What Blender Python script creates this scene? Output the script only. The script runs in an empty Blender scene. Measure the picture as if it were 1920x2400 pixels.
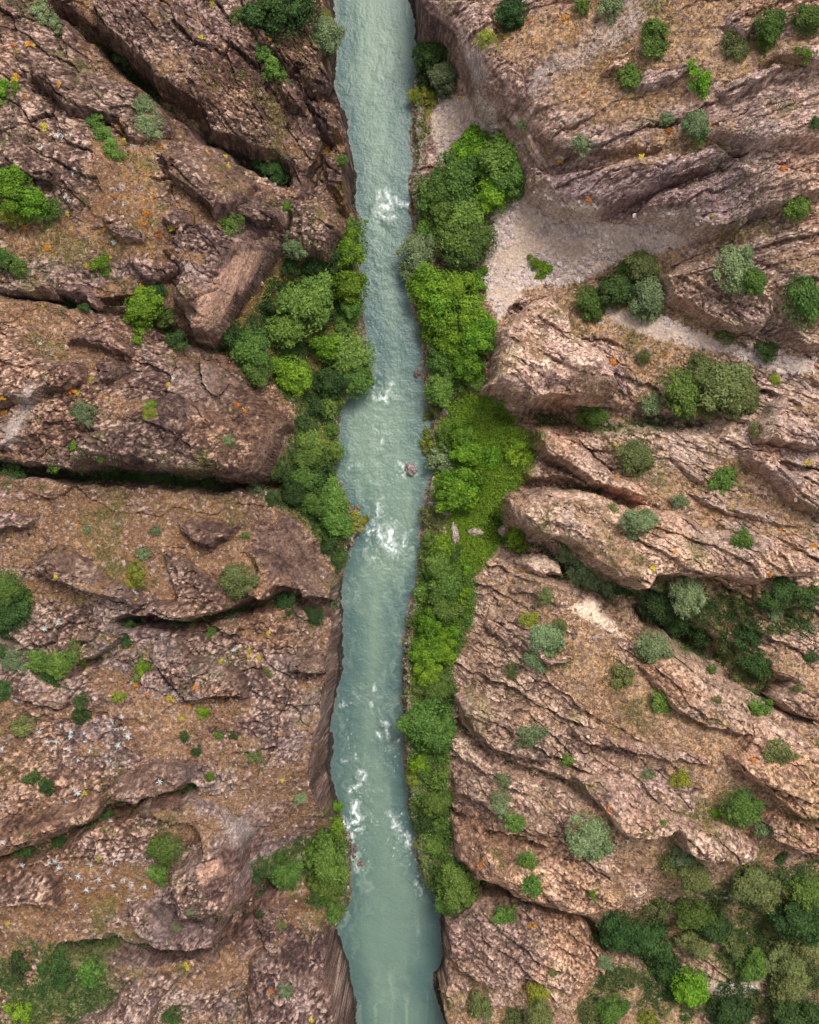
import bpy, math, random
import numpy as np
random.seed(7); RNG = np.random.default_rng(7)
S = bpy.context.scene
C = S.collection
# ------------------------------------------------------------------ camera, sky, sun, exposure
CAM_Z = 150.0            # metres above the river
FPX = 2156.0             # focal length in photo units (photo = 1725 x 2156 units)
PPM = FPX / CAM_Z        # photo units per metre at river level
cd = bpy.data.cameras.new('camera'); cam = bpy.data.objects.new('camera', cd); C.objects.link(cam)
cam.location = (0, 0, CAM_Z); cam.rotation_euler = (0, 0, 0)
cd.sensor_fit = 'VERTICAL'; cd.sensor_height = 36; cd.lens = 36
cd.clip_start = 0.5; cd.clip_end = 6000
S.camera = cam
SUN_EL, SUN_AZ = math.radians(60), math.radians(28)      # azimuth clockwise from north (+Y)
w = bpy.data.worlds.new('World'); S.world = w; w.use_nodes = True
nt = w.node_tree; nt.nodes.clear()
sky = nt.nodes.new('ShaderNodeTexSky'); sky.sky_type = 'NISHITA'; sky.sun_disc = False
sky.sun_elevation = SUN_EL; sky.sun_rotation = SUN_AZ; sky.dust_density = 4; sky.air_density = 1.0
hs = nt.nodes.new('ShaderNodeHueSaturation'); hs.inputs['Saturation'].default_value = 0.2
bg = nt.nodes.new('ShaderNodeBackground'); bg.inputs['Strength'].default_value = 0.13
wo = nt.nodes.new('ShaderNodeOutputWorld')
nt.links.new(sky.outputs[0], hs.inputs['Color']); nt.links.new(hs.outputs[0], bg.inputs[0]); nt.links.new(bg.outputs[0], wo.inputs[0])
sl = bpy.data.lights.new('sun', 'SUN'); sun = bpy.data.objects.new('sun', sl); C.objects.link(sun)
sl.energy = 1.6; sl.angle = math.radians(20); sl.color = (1.0, 0.95, 0.88)
sun.rotation_euler = (math.pi/2 - SUN_EL, 0, math.pi - SUN_AZ)
S.view_settings.view_transform = 'Standard'; S.view_settings.look = 'None'
S.view_settings.exposure = 0.72; S.view_settings.gamma = 1

# ------------------------------------------------------------------ noise (numpy)
_T = RNG.random((12, 256, 256)).astype(np.float32)
def vn(x, y, s=0):
    xi = np.floor(x); yi = np.floor(y); fx = (x-xi).astype(np.float32); fy = (y-yi).astype(np.float32)
    xi = xi.astype(np.int64) & 255; yi = yi.astype(np.int64) & 255; x1 = (xi+1) & 255; y1 = (yi+1) & 255
    fx = fx*fx*fx*(fx*(fx*6-15)+10); fy = fy*fy*fy*(fy*(fy*6-15)+10); T = _T[s % 12]
    return (T[yi, xi]*(1-fx)+T[yi, x1]*fx)*(1-fy)+(T[y1, xi]*(1-fx)+T[y1, x1]*fx)*fy
def fbm(x, y, o=4, s=0, g=0.5):
    a = 1.0; t = 0; n = 0
    for i in range(o):
        t = t + a*(vn(x*2**i+17.3*i, y*2**i+9.1*i, s+i)-0.5); n += a; a *= g
    return t/n*2
def voro(x, y, s=0, jit=0.95):
    """nearest and second distance, a random per cell, offset to the cell centre"""
    xi = np.floor(x).astype(np.int64); yi = np.floor(y).astype(np.int64)
    f1 = np.full(x.shape, 9, np.float32); f2 = f1.copy(); cid = np.zeros_like(f1); ox = np.zeros_like(f1); oy = np.zeros_like(f1)
    A, B, D = _T[s % 12], _T[(s+3) % 12], _T[(s+5) % 12]
    for j in (-1, 0, 1):
        for i in (-1, 0, 1):
            cx = (xi+i) & 255; cy = (yi+j) & 255
            dx = (xi+i+0.5+(A[cy, cx]-0.5)*jit-x).astype(np.float32); dy = (yi+j+0.5+(B[cy, cx]-0.5)*jit-y).astype(np.float32)
            d = np.sqrt(dx*dx+dy*dy); m = d < f1
            f2 = np.where(m, f1, np.minimum(f2, d)); f1 = np.where(m, d, f1)
            cid = np.where(m, D[cy, cx], cid); ox = np.where(m, -dx, ox); oy = np.where(m, -dy, oy)
    return f1, f2, cid, ox, oy
def sst(a, b, x):
    t = np.clip((x-a)/(b-a), 0, 1); return t*t*(3-2*t)
def polydist(px, py, P):
    """signed distance to a polygon, positive inside"""
    P = np.asarray(P, float); d = np.full(px.shape, 1e9); ins = np.zeros(px.shape, bool)
    for k in range(len(P)):
        ax, ay = P[k]; bx, by = P[(k+1) % len(P)]; ex, ey = bx-ax, by-ay; L = ex*ex+ey*ey+1e-9
        t = np.clip(((px-ax)*ex+(py-ay)*ey)/L, 0, 1)
        d = np.minimum(d, np.hypot(px-ax-t*ex, py-ay-t*ey))
        if ay != by:
            c = ((ay > py) != (by > py)) & (px < ex*(py-ay)/(by-ay)+ax); ins ^= c
    return np.where(ins, d, -d)
def linedist(px, py, L):
    d = np.full(px.shape, 1e9)
    for k in range(len(L)-1):
        ax, ay = L[k]; bx, by = L[k+1]; ex, ey = bx-ax, by-ay
        t = np.clip(((px-ax)*ex+(py-ay)*ey)/(ex*ex+ey*ey), 0, 1); d = np.minimum(d, np.hypot(px-ax-t*ex, py-ay-t*ey))
    return d

# ------------------------------------------------------------------ valley shape (survey of the photograph, photo units; heights in metres)
TBX = np.linspace(0, 1725, 16)
TBY = np.array([0, 150, 300, 450, 600, 750, 900, 1050, 1200, 1350, 1500, 1650, 1800, 1950, 2156.])
TB = np.array([
 [24,22,20,18,16,13, 9,6, 9,13,15,17,19,21,23,25],
 [26,24,18,16,16,13, 9,5, 2,12,15,17,19,21,23,25],
 [27,26,24,20,13,11,10,4,1.5,4,12,15,18,20,22,24],
 [28,27,26,24,20,14, 9,2,1.5,3, 6,11,14,15,18,21],
 [28,27,25,22,18, 7, 4,2,1.5,3, 4, 6, 9,13,17,20],
 [27,26,23,19,12, 5,2.5,1.5,1.5,6, 7, 9,10,11,12,15],
 [28,27,25,22,18,11,2.5,1,1.5,2.5,5, 8,10,12,15,17],
 [25,23,21,19,15, 9, 2,1,1.5,3, 8,11,13,15,17,19],
 [25,24,22,21,19,16, 6,2,1.5,4, 9,13,16,18,20,22],
 [25,24,23,22,20,18,12,5,1.5,7,12,15,14,14,16,18],
 [26,25,24,23,22,19,14,6,3,10,14,17,19,20,19,20],
 [26,25,25,24,22,18,12,4,4,10,14,18,21,23,24,24],
 [27,26,26,25,21,10, 3,2,3,10,14,17,19,21,20,18],
 [25,24,22,20,16,10, 6,3,5, 9,12,12,12,12,13,14],
 [24,22,20,18,16,14,10,5,7,11,12,11,10, 9,10,11]], float)
def cubic_w(t):
    return (-0.5*t+t*t-0.5*t**3, 1-2.5*t*t+1.5*t**3, 0.5*t+2*t*t-1.5*t**3, -0.5*t*t+0.5*t**3)
def table(u, v):
    fx = np.interp(u, TBX, np.arange(16)); fy = np.interp(v, TBY, np.arange(15))
    ix = np.clip(np.floor(fx).astype(int), 0, 14); iy = np.clip(np.floor(fy).astype(int), 0, 13)
    wx = cubic_w(fx-ix); wy = cubic_w(fy-iy); r = 0
    for j in range(4):
        for i in range(4):
            r = r+wy[j]*wx[i]*TB[np.clip(iy+j-1, 0, 14), np.clip(ix+i-1, 0, 15)]
    return r
def proj(x, y, z):
    k = FPX/(CAM_Z-z); return 862.5+x*k, 1078-y*k
LB = np.array([(0,700),(100,708),(190,703),(240,722),(350,748),(440,745),(470,758),(560,755),(650,765),(750,775),(800,780),(835,738),(860,716),(920,712),(1000,705),(1030,722),(1070,745),(1110,770),(1150,740),(1200,718),(1250,717),(1320,722),(1400,722),(1450,712),(1530,700),(1600,693),(1650,694),(1700,708),(1760,736),(1800,740),(1850,738),(1900,735),(1950,708),(2000,722),(2050,738),(2100,745),(2156,755)], float)
RB = np.array([(0,868),(50,872),(100,880),(150,878),(190,865),(250,870),(330,870),(430,862),(500,870),(560,858),(650,872),(700,890),(780,892),(850,900),(880,915),(930,905),(980,918),(1040,903),(1120,890),(1200,880),(1280,858),(1360,852),(1450,852),(1550,850),(1650,857),(1750,874),(1830,888),(1900,925),(1950,932),(2010,930),(2050,914),(2100,925),(2156,945)], float)
def bankd(x, y):
    """metres outside the water's edge (negative in the river)"""
    u, v = proj(x, y, 0.0)
    nz = fbm(x*0.35, y*0.35, 3, 2)*0.7+fbm(x*1.6, y*1.6, 2, 3)*0.25
    return np.maximum(np.interp(v, LB[:, 0], LB[:, 1])-u, u-np.interp(v, RB[:, 0], RB[:, 1]))/PPM+nz
GULLIES = [  # line, half width, depth
 ([(110,10),(200,85),(290,165),(370,235),(430,285),(500,330),(590,365)], 20, 4),
 ([(-60,985),(0,990),(150,1000),(300,1008),(420,1012),(530,1022),(600,1015)], 19, 8),
 ([(-50,600),(0,610),(120,628),(270,645),(350,690),(430,722),(480,735)], 18, 4),
 ([(250,1320),(330,1315),(480,1298),(600,1268),(700,1288)], 18, 5),
 ([(-60,1820),(0,1815),(110,1775),(200,1715),(300,1700),(400,1665)], 17, 4),
 ([(150,2000),(240,1990),(330,2012),(450,1990),(520,1930),(560,1870)], 24, 6),
 ([(1050,1120),(1110,1160),(1190,1195),(1290,1255),(1380,1290),(1500,1370),(1600,1440),(1725,1500),(1800,1520)], 44, 6),
 ([(1060,872),(1200,882),(1350,885),(1500,895)], 30, 3),
 ([(1010,1880),(1110,1925),(1190,1950),(1280,1970),(1400,2030)], 28, 5),
 ([(1110,1012),(1250,1028),(1370,1080)], 14, 3),
 ([(1392,394),(1430,372),(1470,357),(1560,322)], 6, 3),
 ([(640,150),(655,210),(690,300),(650,370),(610,460),(600,520)], 12, 2.5),
 ([(960,1530),(1050,1600),(1150,1640),(1300,1700)], 14, 3),
 ([(930,1690),(1000,1750),(1120,1770),(1230,1830)], 12, 2.5),
 ([(390,860),(420,900),(400,930),(390,960)], 8, 2.5),
 ([(0,1350),(100,1420),(200,1400),(270,1350)], 14, 2),
]
FLAT = [  # gravel: polygons
 [(1045,450),(1110,412),(1180,450),(1300,472),(1430,470),(1480,492),(1450,515),(1390,530),(1330,540),(1280,580),(1220,600),(1150,600),(1100,620),(1040,680),(1010,580),(1030,520)],
 [(905,235),(930,215),(1000,215),(1055,265),(1020,300),(950,320),(930,350),(910,300)],
 [(1275,645),(1340,660),(1450,690),(1560,735),(1725,760),(1725,790),(1620,785),(1500,735),(1400,715),(1300,685)],
 [(1470,2058),(1600,2062),(1605,2095),(1500,2098)],
]
def TT(t, P):
    ox = 862.5 if t % 2 == 0 else 0; oy = 539*((t-1)//2)
    return [(ox+x*0.5, oy+y*0.5) for x, y in P]
# bedrock outcrops: tile, outline, lift (m), direction of the steep side (deg, 0 east, 90 north), label
K = [
 (1,[(340,-60),(740,-60),(740,0),(780,80),(900,170),(960,300),(1060,330),(1130,480),(1220,640),(1190,665),(1050,610),(900,560),(820,450),(720,380),(620,330),(560,260),(480,180),(380,110)],4,225,'long dark speckled ridge running diagonally from the top toward the left bank'),
 (1,[(1230,240),(1330,240),(1400,270),(1415,330),(1385,400),(1300,380),(1250,310)],3,330,'dark mossy boulder bulging over the water on the upper left bank'),
 (1,[(1040,120),(1130,105),(1190,150),(1240,230),(1260,290),(1210,300),(1160,200),(1080,180)],2,225,'small brown rock rib beside the green bush on the left bank cliff'),
 (1,[(1180,340),(1230,340),(1290,400),(1285,455),(1230,450),(1180,400)],2.5,225,'round brown knob left of the mossy bank boulder'),
 (1,[(1290,380),(1370,420),(1440,530),(1448,590),(1380,570),(1300,480)],3,300,'narrow dark rib sloping to the water just above the jutting headland'),
 (1,[(1340,600),(1430,620),(1508,700),(1490,780),(1450,880),(1390,800),(1340,740)],3,330,'pointed brown headland jutting furthest into the upper river'),
 (1,[(1200,780),(1380,790),(1440,900),(1448,980),(1380,1078),(1280,1050),(1200,960)],4,300,'blocky maroon crag on the left bank opposite the upper rapid'),
 (1,[(80,290),(150,250),(300,260),(420,270),(550,340),(650,420),(720,520),(700,560),(620,560),(500,570),(460,480),(370,460),(260,460),(200,380),(110,320)],2.5,225,'rough ridge of purple brown slabs below the top left corner'),
 (1,[(630,630),(760,620),(860,560),(960,640),(1060,740),(1040,790),(960,870),(870,880),(800,790),(740,760),(680,690)],3.5,240,'pale streaked slab ridge ending at the left bank gully'),
 (1,[(1000,790),(1100,780),(1180,860),(1190,920),(1080,910),(960,880)],2.5,270,'dark nub of rock at the foot of the pale streaked slab ridge'),
 (1,[(-80,590),(20,560),(60,520),(90,560),(80,610),(200,680),(240,740),(200,780),(120,740),(-80,690)],2,240,'pinkish outcrop at the left edge above the large green bushes'),
 (1,[(380,880),(450,850),(520,920),(610,980),(600,1020),(500,1010),(420,950)],1.8,240,'low speckled outcrop on the orange slope right of the large bushes'),
 (1,[(670,870),(740,835),(800,880),(810,930),(750,980),(680,930)],2,250,'small pale knob below the streaked slab ridge'),
 (3,[(700,-190),(860,-180),(1060,-120),(1180,-150),(1185,-80),(1120,30),(1060,140),(960,300),(860,345),(790,320),(740,230),(700,160),(720,60),(640,-60)],4,300,'tall promontory with a bare pink face above the left thicket'),
 (3,[(520,-30),(560,-20),(730,0),(740,50),(680,110),(600,100),(540,40)],2,270,'rounded speckled bump left of the pink faced promontory'),
 (3,[(-80,90),(110,85),(200,110),(195,150),(60,150),(-80,130)],2.5,270,'dark ledge at the left edge under two green bushes'),
 (3,[(220,100),(300,85),(360,120),(400,180),(530,190),(540,235),(470,230),(360,200),(280,160)],2.5,255,'knobbly ledge running right toward the pale green tree'),
 (3,[(-80,280),(40,290),(80,340),(160,420),(330,430),(330,520),(250,560),(160,560),(140,620),(-80,640)],2.5,300,'broad mottled outcrop at the left edge above a grey rock face'),
 (3,[(340,330),(420,300),(490,340),(555,380),(530,415),(460,410),(380,395),(240,370)],2,260,'speckled hump just above the brown promontory'),
 (3,[(380,430),(440,410),(490,450),(470,510),(440,530),(400,520)],2,260,'small round boulder like knob left on the brown promontory'),
 (3,[(560,600),(640,560),(660,500),(690,380),(800,390),(860,385),(940,480),(985,520),(1110,590),(1235,690),(1170,740),(1150,860),(1080,955),(960,965),(860,930),(730,910),(600,890),(470,885),(270,885),(230,800),(300,720),(480,700)],5,270,'big brown promontory with sheer lower edge above the dark chasm'),
 (3,[(820,390),(900,420),(1000,520),(990,570),(930,615),(860,580),(810,480)],4,200,'wedge of pale rock at the upper corner of the big brown promontory'),
 (5,[(100,230),(200,140),(290,150),(420,240),(440,290),(560,350),(600,400),(560,435),(440,385),(300,340),(200,300)],3,240,'pale speckled whaleback below the chasm near the left edge'),
 (5,[(640,160),(690,145),(780,190),(840,260),(940,320),(980,370),(950,430),(870,455),(760,475),(600,445),(600,400),(700,360),(680,250)],3,250,'crumbly pale ridge right of the long whaleback'),
 (5,[(710,40),(800,-5),(870,10),(940,50),(1000,60),(970,120),(880,160),(790,125)],3,270,'dark hump of rock under the dark chasm'),
 (5,[(1000,180),(1080,165),(1200,200),(1310,205),(1400,260),(1440,340),(1410,390),(1400,405),(1270,400),(1230,350),(1130,350),(1080,400),(970,365),(1050,330),(1060,260)],4,270,'blunt rock prow reaching the river below the lower rapid'),
 (5,[(-80,-10),(60,-5),(145,20),(110,80),(-80,100)],2,260,'small mottled outcrop at the left edge under the chasm'),
 (5,[(1210,640),(1300,610),(1440,600),(1450,650),(1420,695),(1300,700),(1210,690)],2.5,270,'thin pale lip of rock on the cliff beside the calm river'),
 (5,[(640,540),(720,530),(830,615),(960,640),(1030,740),(1040,800),(980,800),(860,800),(760,810),(700,740),(620,640)],1.8,300,'low curved rock rim on the stony plateau'),
 (5,[(280,500),(400,500),(350,565),(270,565)],2,270,'little dark ledge near the left edge above a green thicket'),
 (5,[(100,520),(200,520),(215,560),(150,575),(100,560)],1.5,270,'small dark block beside the little ledge near the left edge'),
 (7,[(420,100),(520,60),(620,5),(700,-10),(800,15),(775,90),(700,130),(620,170),(590,185),(510,172),(420,162)],3.5,270,'pale scaly rock tongue above the round dome'),
 (7,[(-80,260),(130,210),(260,190),(360,140),(405,150),(390,210),(320,270),(200,295),(90,340),(-80,380)],3.5,280,'long pale scaly rib slanting up from the left edge'),
 (7,[(480,250),(600,205),(760,165),(900,200),(1000,260),(1050,380),(1030,500),(1025,590),(950,645),(880,640),(740,650),(680,560),(680,480),(740,440),(820,390),(790,300),(640,285)],4,290,'round pale rock dome with an orange bare patch'),
 (7,[(500,620),(600,640),(740,655),(900,660),(950,700),(920,775),(800,785),(650,780),(560,730),(500,690)],3.5,270,'brown shelf of rock beneath the round dome'),
 (7,[(-80,430),(120,440),(220,490),(240,590),(100,595),(-80,590)],2.5,270,'flat pink brown outcrop at the left edge left of the spiky plants'),
 (7,[(1080,650),(1200,600),(1330,630),(1380,720),(1400,760),(1470,860),(1500,960),(1520,1150),(1000,1150),(1030,900),(1080,830),(1050,720)],4,320,'large dark brown cliff at the bottom left of the river'),
 (7,[(400,1090),(480,985),(560,925),(700,905),(790,875),(700,980),(650,1030),(600,1150),(400,1150)],2.5,280,'rubbly pale outcrop at the bottom edge left of centre'),
 (2,[(5,-60),(380,-60),(390,60),(400,200),(500,250),(510,370),(440,440),(340,470),(280,440),(235,300),(175,200),(165,130),(80,90),(30,30)],5,190,'overhanging purple brown cliff nose above the shaded river pool'),
 (2,[(540,530),(700,510),(900,520),(1060,520),(1100,590),(1050,640),(900,650),(700,640),(600,620),(520,580)],2,265,'layered ledge right of the tall green trees'),
 (2,[(500,650),(620,690),(900,650),(1100,610),(1300,560),(1400,620),(1250,700),(1060,785),(870,880),(720,925),(580,870),(500,780)],5,260,'great layered crag above the gravel fan'),
 (2,[(1070,800),(1220,725),(1400,645),(1600,640),(1800,680),(1800,800),(1500,860),(1400,945),(1280,975),(1150,945),(900,905)],5,265,'dark banded crag between the long crack and the gravel gully'),
 (2,[(1260,560),(1330,480),(1480,440),(1620,400),(1800,390),(1800,560),(1600,590),(1420,610)],3,265,'dark stepped slab at the right edge above the long crack'),
 (2,[(1280,390),(1400,300),(1480,260),(1610,270),(1550,320),(1440,380),(1340,410)],2.5,290,'narrow slanting rock rib right of the round bright bush'),
 (2,[(1000,290),(1100,260),(1220,270),(1200,300),(1100,340),(980,370),(960,350)],2,280,'short rock rib left of the round bright bush'),
 (2,[(1480,240),(1560,190),(1800,120),(1800,260),(1640,250),(1550,260)],3,280,'rugged slab at the right edge of the upper slope'),
 (2,[(820,300),(870,210),(950,160),(960,230),(930,290)],2,260,'small maroon outcrop above the pale smooth gully'),
 (2,[(1330,60),(1400,20),(1480,40),(1500,100),(1400,160),(1310,120)],2,270,'chunky pinkish outcrop near the top right corner'),
 (4,[(560,130),(620,115),(700,190),(730,290),(860,390),(885,470),(925,580),(860,605),(740,605),(520,595),(330,565),(310,540),(340,450),(370,330),(365,260),(460,220)],9,270,'wedge shaped tan crag beside the bright grassy patch'),
 (4,[(915,545),(945,570),(965,600),(930,600)],1.2,270,'small pale splinter at the right corner of the wedge crag'),
 (4,[(1050,50),(1140,0),(1300,-20),(1500,0),(1560,60),(1540,130),(1600,150),(1560,270),(1500,330),(1370,310),(1250,260),(1180,210),(1100,180),(1080,110)],5,255,'dark undercut crag at right beyond the gravel fan'),
 (4,[(1580,290),(1660,280),(1800,290),(1800,400),(1680,400),(1600,360)],3,265,'dark low crag at the right edge above the grey track'),
 (4,[(510,700),(600,708),(740,755),(800,810),(890,880),(980,920),(1065,1020),(1000,1035),(930,1000),(860,980),(780,950),(600,860),(520,790),(500,750)],6,225,'sharp leaning rock fin right of the grassy patch'),
 (4,[(465,900),(540,825),(600,865),(780,955),(760,965),(640,940),(560,935),(500,930)],3,245,'shaded block at the foot of the leaning rock fin'),
 (4,[(400,1015),(440,975),(600,960),(800,980),(960,1040),(1080,1060),(1200,1080),(1300,1110),(1380,1140),(1550,1180),(1700,1240),(1800,1290),(1800,1370),(1650,1365),(1600,1370),(1540,1408),(1450,1390),(1340,1368),(1180,1358),(1060,1368),(1000,1428),(940,1408),(880,1368),(800,1298),(720,1238),(640,1198),(540,1178),(440,1128),(405,1070)],7,240,'long pinkish ridge running from the grassy patch to the right edge'),
 (4,[(1100,830),(1180,850),(1260,900),(1250,960),(1170,910)],2,240,'small slab outcrop on the orange slope above the long ridge'),
 (4,[(1170,965),(1300,995),(1400,1050),(1560,1078),(1725,1150),(1600,1140),(1400,1090),(1250,1040)],2,235,'thin slab band along the top of the long ridge'),
 (4,[(1430,790),(1520,810),(1640,900),(1800,910),(1800,1090),(1700,1060),(1600,1000),(1500,910),(1430,850)],4,225,'tilted slabs at the right edge above the long ridge'),
 (4,[(1470,690),(1540,600),(1640,575),(1800,610),(1800,800),(1700,820),(1600,800),(1480,780)],4,240,'broad mottled crag at the right edge right of the leaning fin'),
 (6,[(350,400),(480,440),(590,600),(700,620),(700,642),(580,645),(480,590),(340,540),(320,490)],2.5,255,'rounded ledge on the tan slope left of the pale scar'),
 (6,[(170,780),(280,770),(400,830),(560,850),(690,960),(680,1020),(600,1080),(450,1050),(350,1010),(210,900)],4,240,'heavy lower buttress of the tan slope near the river'),
 (6,[(600,590),(690,600),(710,625),(640,640),(590,625)],1.5,260,'small dark edged block beside the twin silvery shrubs'),
 (6,[(700,950),(860,945),(1000,1000),(1180,1000),(1310,1055),(1300,1110),(1200,1080),(1050,1075),(900,1040),(720,1000)],3,240,'pale broken rib across the broad tan slope'),
 (6,[(1090,580),(1200,640),(1300,700),(1420,760),(1480,850),(1500,920),(1500,1000),(1400,970),(1250,920),(1130,850),(1100,800),(1000,690),(960,650),(1040,640)],3,235,'slanting slab field right of the centre of the tan slope'),
 (6,[(1480,900),(1560,890),(1800,1010),(1800,1330),(1640,1300),(1500,1190),(1400,1120),(1350,1060),(1450,1040)],4,235,'pale striped slab fan at the right edge'),
 (6,[(1570,790),(1650,740),(1800,760),(1800,930),(1720,890),(1640,845)],3,235,'knotty brown crag at the right edge of the shaded ravine'),
 (6,[(430,200),(520,180),(640,210),(660,260),(560,275),(470,240)],1.8,250,'flat pale ledge just below the round bright bush'),
 (6,[(420,310),(560,300),(640,330),(700,400),(640,400),(520,360),(420,345)],1.6,250,'thin ledge left of the pale scar'),
 (8,[(700,80),(850,60),(1000,130),(1150,220),(1300,280),(1445,270),(1520,380),(1480,420),(1300,432),(1180,380),(1140,300),(1030,312),(900,280),(830,210)],5,250,'striped slab ridge with a pointed end above olive scrub'),
 (8,[(170,230),(300,265),(380,370),(500,350),(560,370),(650,350),(760,430),(880,490),(1060,490),(1030,580),(900,622),(740,645),(620,622),(500,560),(400,520),(260,480),(200,400)],5,250,'broad lower slab with undercut edge above the dark thicket'),
 (8,[(130,650),(300,600),(450,600),(640,670),(760,700),(800,760),(860,830),(850,910),(700,1010),(600,960),(480,930),(430,1000),(300,945),(200,880),(130,800)],3.5,220,'hummocky brown crag at the bottom right of the river'),
 (8,[(95,905),(130,830),(200,890),(300,950),(240,1040),(175,1065),(150,1000)],2.5,200,'dark spur dipping into the river at the bottom'),
 (8,[(640,210),(720,200),(830,330),(890,470),(860,490),(760,430),(660,350)],2.5,235,'short slab tier just above the broad lower slab'),
 (8,[(1480,250),(1560,200),(1800,260),(1800,400),(1640,385),(1540,310)],3.5,245,'dark layered crag at the lower right edge'),
 (8,[(170,20),(300,40),(420,110),(600,220),(640,280),(560,290),(430,240),(300,160),(180,120)],2.5,240,'long brown slab beside the lower right bank'),
]
K = [(TT(t, P), l, a, lab) for t, P, l, a, lab in K]
PATCH = {  # surface colour areas of the rock; 'dark' also carries painted shade
 'grey': [TT(2,[(480,420),(520,330),(640,220),(800,150),(960,60),(1000,110),(900,170),(760,250),(640,320),(560,400)]), TT(2,[(520,330),(560,260),(700,170),(800,80),(900,0),(1050,0),(1000,60),(900,140),(760,180),(660,230),(620,330),(560,370)]),
          [(75,815),(95,805),(75,850),(30,940),(10,950),(20,900)],
          TT(2,[(230,260),(290,260),(330,380),(300,440),(240,330)]),
          TT(7,[(960,190),(1040,200),(1080,280),(1040,310)])],
 'pale': [TT(6,[(620,390),(700,395),(750,375),(860,440),(920,505),(850,500),(740,460),(690,425)]), TT(6,[(500,200),(600,190),(640,235),(520,240)])],
 'pink': [TT(3,[(830,330),(880,200),(1000,30),(1130,-10),(1100,60),(1060,130),(990,280),(900,335)]), TT(7,[(860,380),(960,340),(1000,400),(900,430)]), TT(3,[(860,180),(900,150),(880,230)])],
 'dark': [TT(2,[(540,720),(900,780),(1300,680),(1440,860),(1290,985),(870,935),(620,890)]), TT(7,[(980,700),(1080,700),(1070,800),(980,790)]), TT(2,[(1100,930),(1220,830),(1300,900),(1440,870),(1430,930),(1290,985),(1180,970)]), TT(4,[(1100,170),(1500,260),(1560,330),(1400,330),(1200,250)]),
          TT(4,[(340,545),(900,480),(925,590),(860,610),(740,605),(330,565)])],  # south wall of the wedge crag: its shade is put into the colour
}
GRASS = [(925,845),(975,825),(1070,850),(1080,895),(1128,925),(1122,985),(1095,1015),(1060,1045),(1065,1100),(1060,1140),(1010,1190),(985,1240),(1000,1290),(960,1350),(930,1380),(925,1200),(945,1120),(930,1050),(905,960)]
UNDER = [(470,690),(540,600),(600,530),(650,540),(760,560),(770,760),(720,840),(700,1000),(730,1180),(640,1110),(560,1050),(560,1010),(610,930),(625,840),(560,780),(480,740)]
UNDER2 = [[(880,1130),(1000,1200),(1000,1320),(950,1400),(945,1640),(950,1780),(1000,1880),(960,1940),(890,1850),(865,1700),(862,1500),(865,1300)], [(1390,1890),(1725,1800),(1800,2200),(1240,2200),(1240,1960)], [(1180,1170),(1420,1240),(1725,1260),(1725,1330),(1540,1330),(1620,1440),(1440,1380),(1290,1260)], [(1060,870),(1500,900),(1330,910),(1150,900)], [(870,100),(900,60),(945,100),(960,200),(880,230)], [(0,1970),(250,1990),(260,2100),(120,2156),(0,2156)], [(530,1830),(600,1780),(720,1700),(735,1900),(620,1900)]]
MOSS = [TT(1,[(1260,240),(1415,330),(1400,400),(1300,370)]), TT(1,[(1370,760),(1490,760),(1450,890),(1390,840)]), TT(1,[(700,420),(840,460),(840,530),(740,480)])]
OCHRE = [TT(2,[(420,60),(1000,20),(1300,20),(1280,240),(900,400),(620,400),(540,250)]), TT(6,[(560,480),(800,560),(1000,700),(1250,900),(1100,900),(760,720),(560,600)]), TT(4,[(720,240),(870,290),(960,330),(1150,390),(1100,480),(1050,560),(920,520),(880,400),(780,330)]), TT(4,[(1240,820),(1400,840),(1500,920),(1560,1000),(1450,960),(1300,880)]), TT(4,[(1500,0),(1725,0),(1725,60),(1600,60)]),
         TT(8,[(860,330),(1040,330),(1060,430),(900,440)]), TT(8,[(850,900),(1000,900),(1230,1030),(1200,1078),(800,1078)]), TT(8,[(690,130),(760,150),(820,250),(740,210)]), TT(2,[(600,400),(900,380),(1150,390),(1300,430),(1000,480),(600,470)]),
         TT(8,[(1300,560),(1500,560),(1540,760),(1350,800)]), TT(1,[(380,560),(640,620),(680,900),(640,1078),(430,1078),(300,900),(420,800)]), TT(1,[(0,880),(300,900),(360,1078),(0,1078)]), TT(7,[(250,400),(660,400),(650,560),(480,600),(250,580)]), TT(5,[(430,180),(620,180),(660,360),(500,300)])]
# ------------------------------------------------------------------ terrain heights on one grid (dense in view, opening out to the horizon)
def axis(core, step, far):
    a = list(np.arange(-core, core+step/2, step)); s = step; x = a[-1]; out = []
    while x < far:
        s *= 1.12; x += s; out.append(x)
    return np.array([-o for o in reversed(out)]+a+out)
GX = axis(58, 0.12, 900); GY = axis(73, 0.12, 900)
nx, ny = len(GX), len(GY)
X, Y = np.meshgrid(GX, GY); X = X.astype(np.float64)
bd = bankd(X, Y)
zb = np.full(X.shape, 12.0)
for it in range(6):
    u, v = proj(X, Y, zb); z = table(u, v); zb = 0.4*zb+0.6*z
_u, _v = proj(X, Y, 0.0)
bs = np.maximum(np.interp(_v, LB[:, 0], LB[:, 1])-_u, _u-np.interp(_v, RB[:, 0], RB[:, 1]))/PPM+fbm(X*0.3, Y*0.3, 2, 2)*0.6
land = sst(0, 1, bs/(0.5+0.06*zb))
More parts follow.
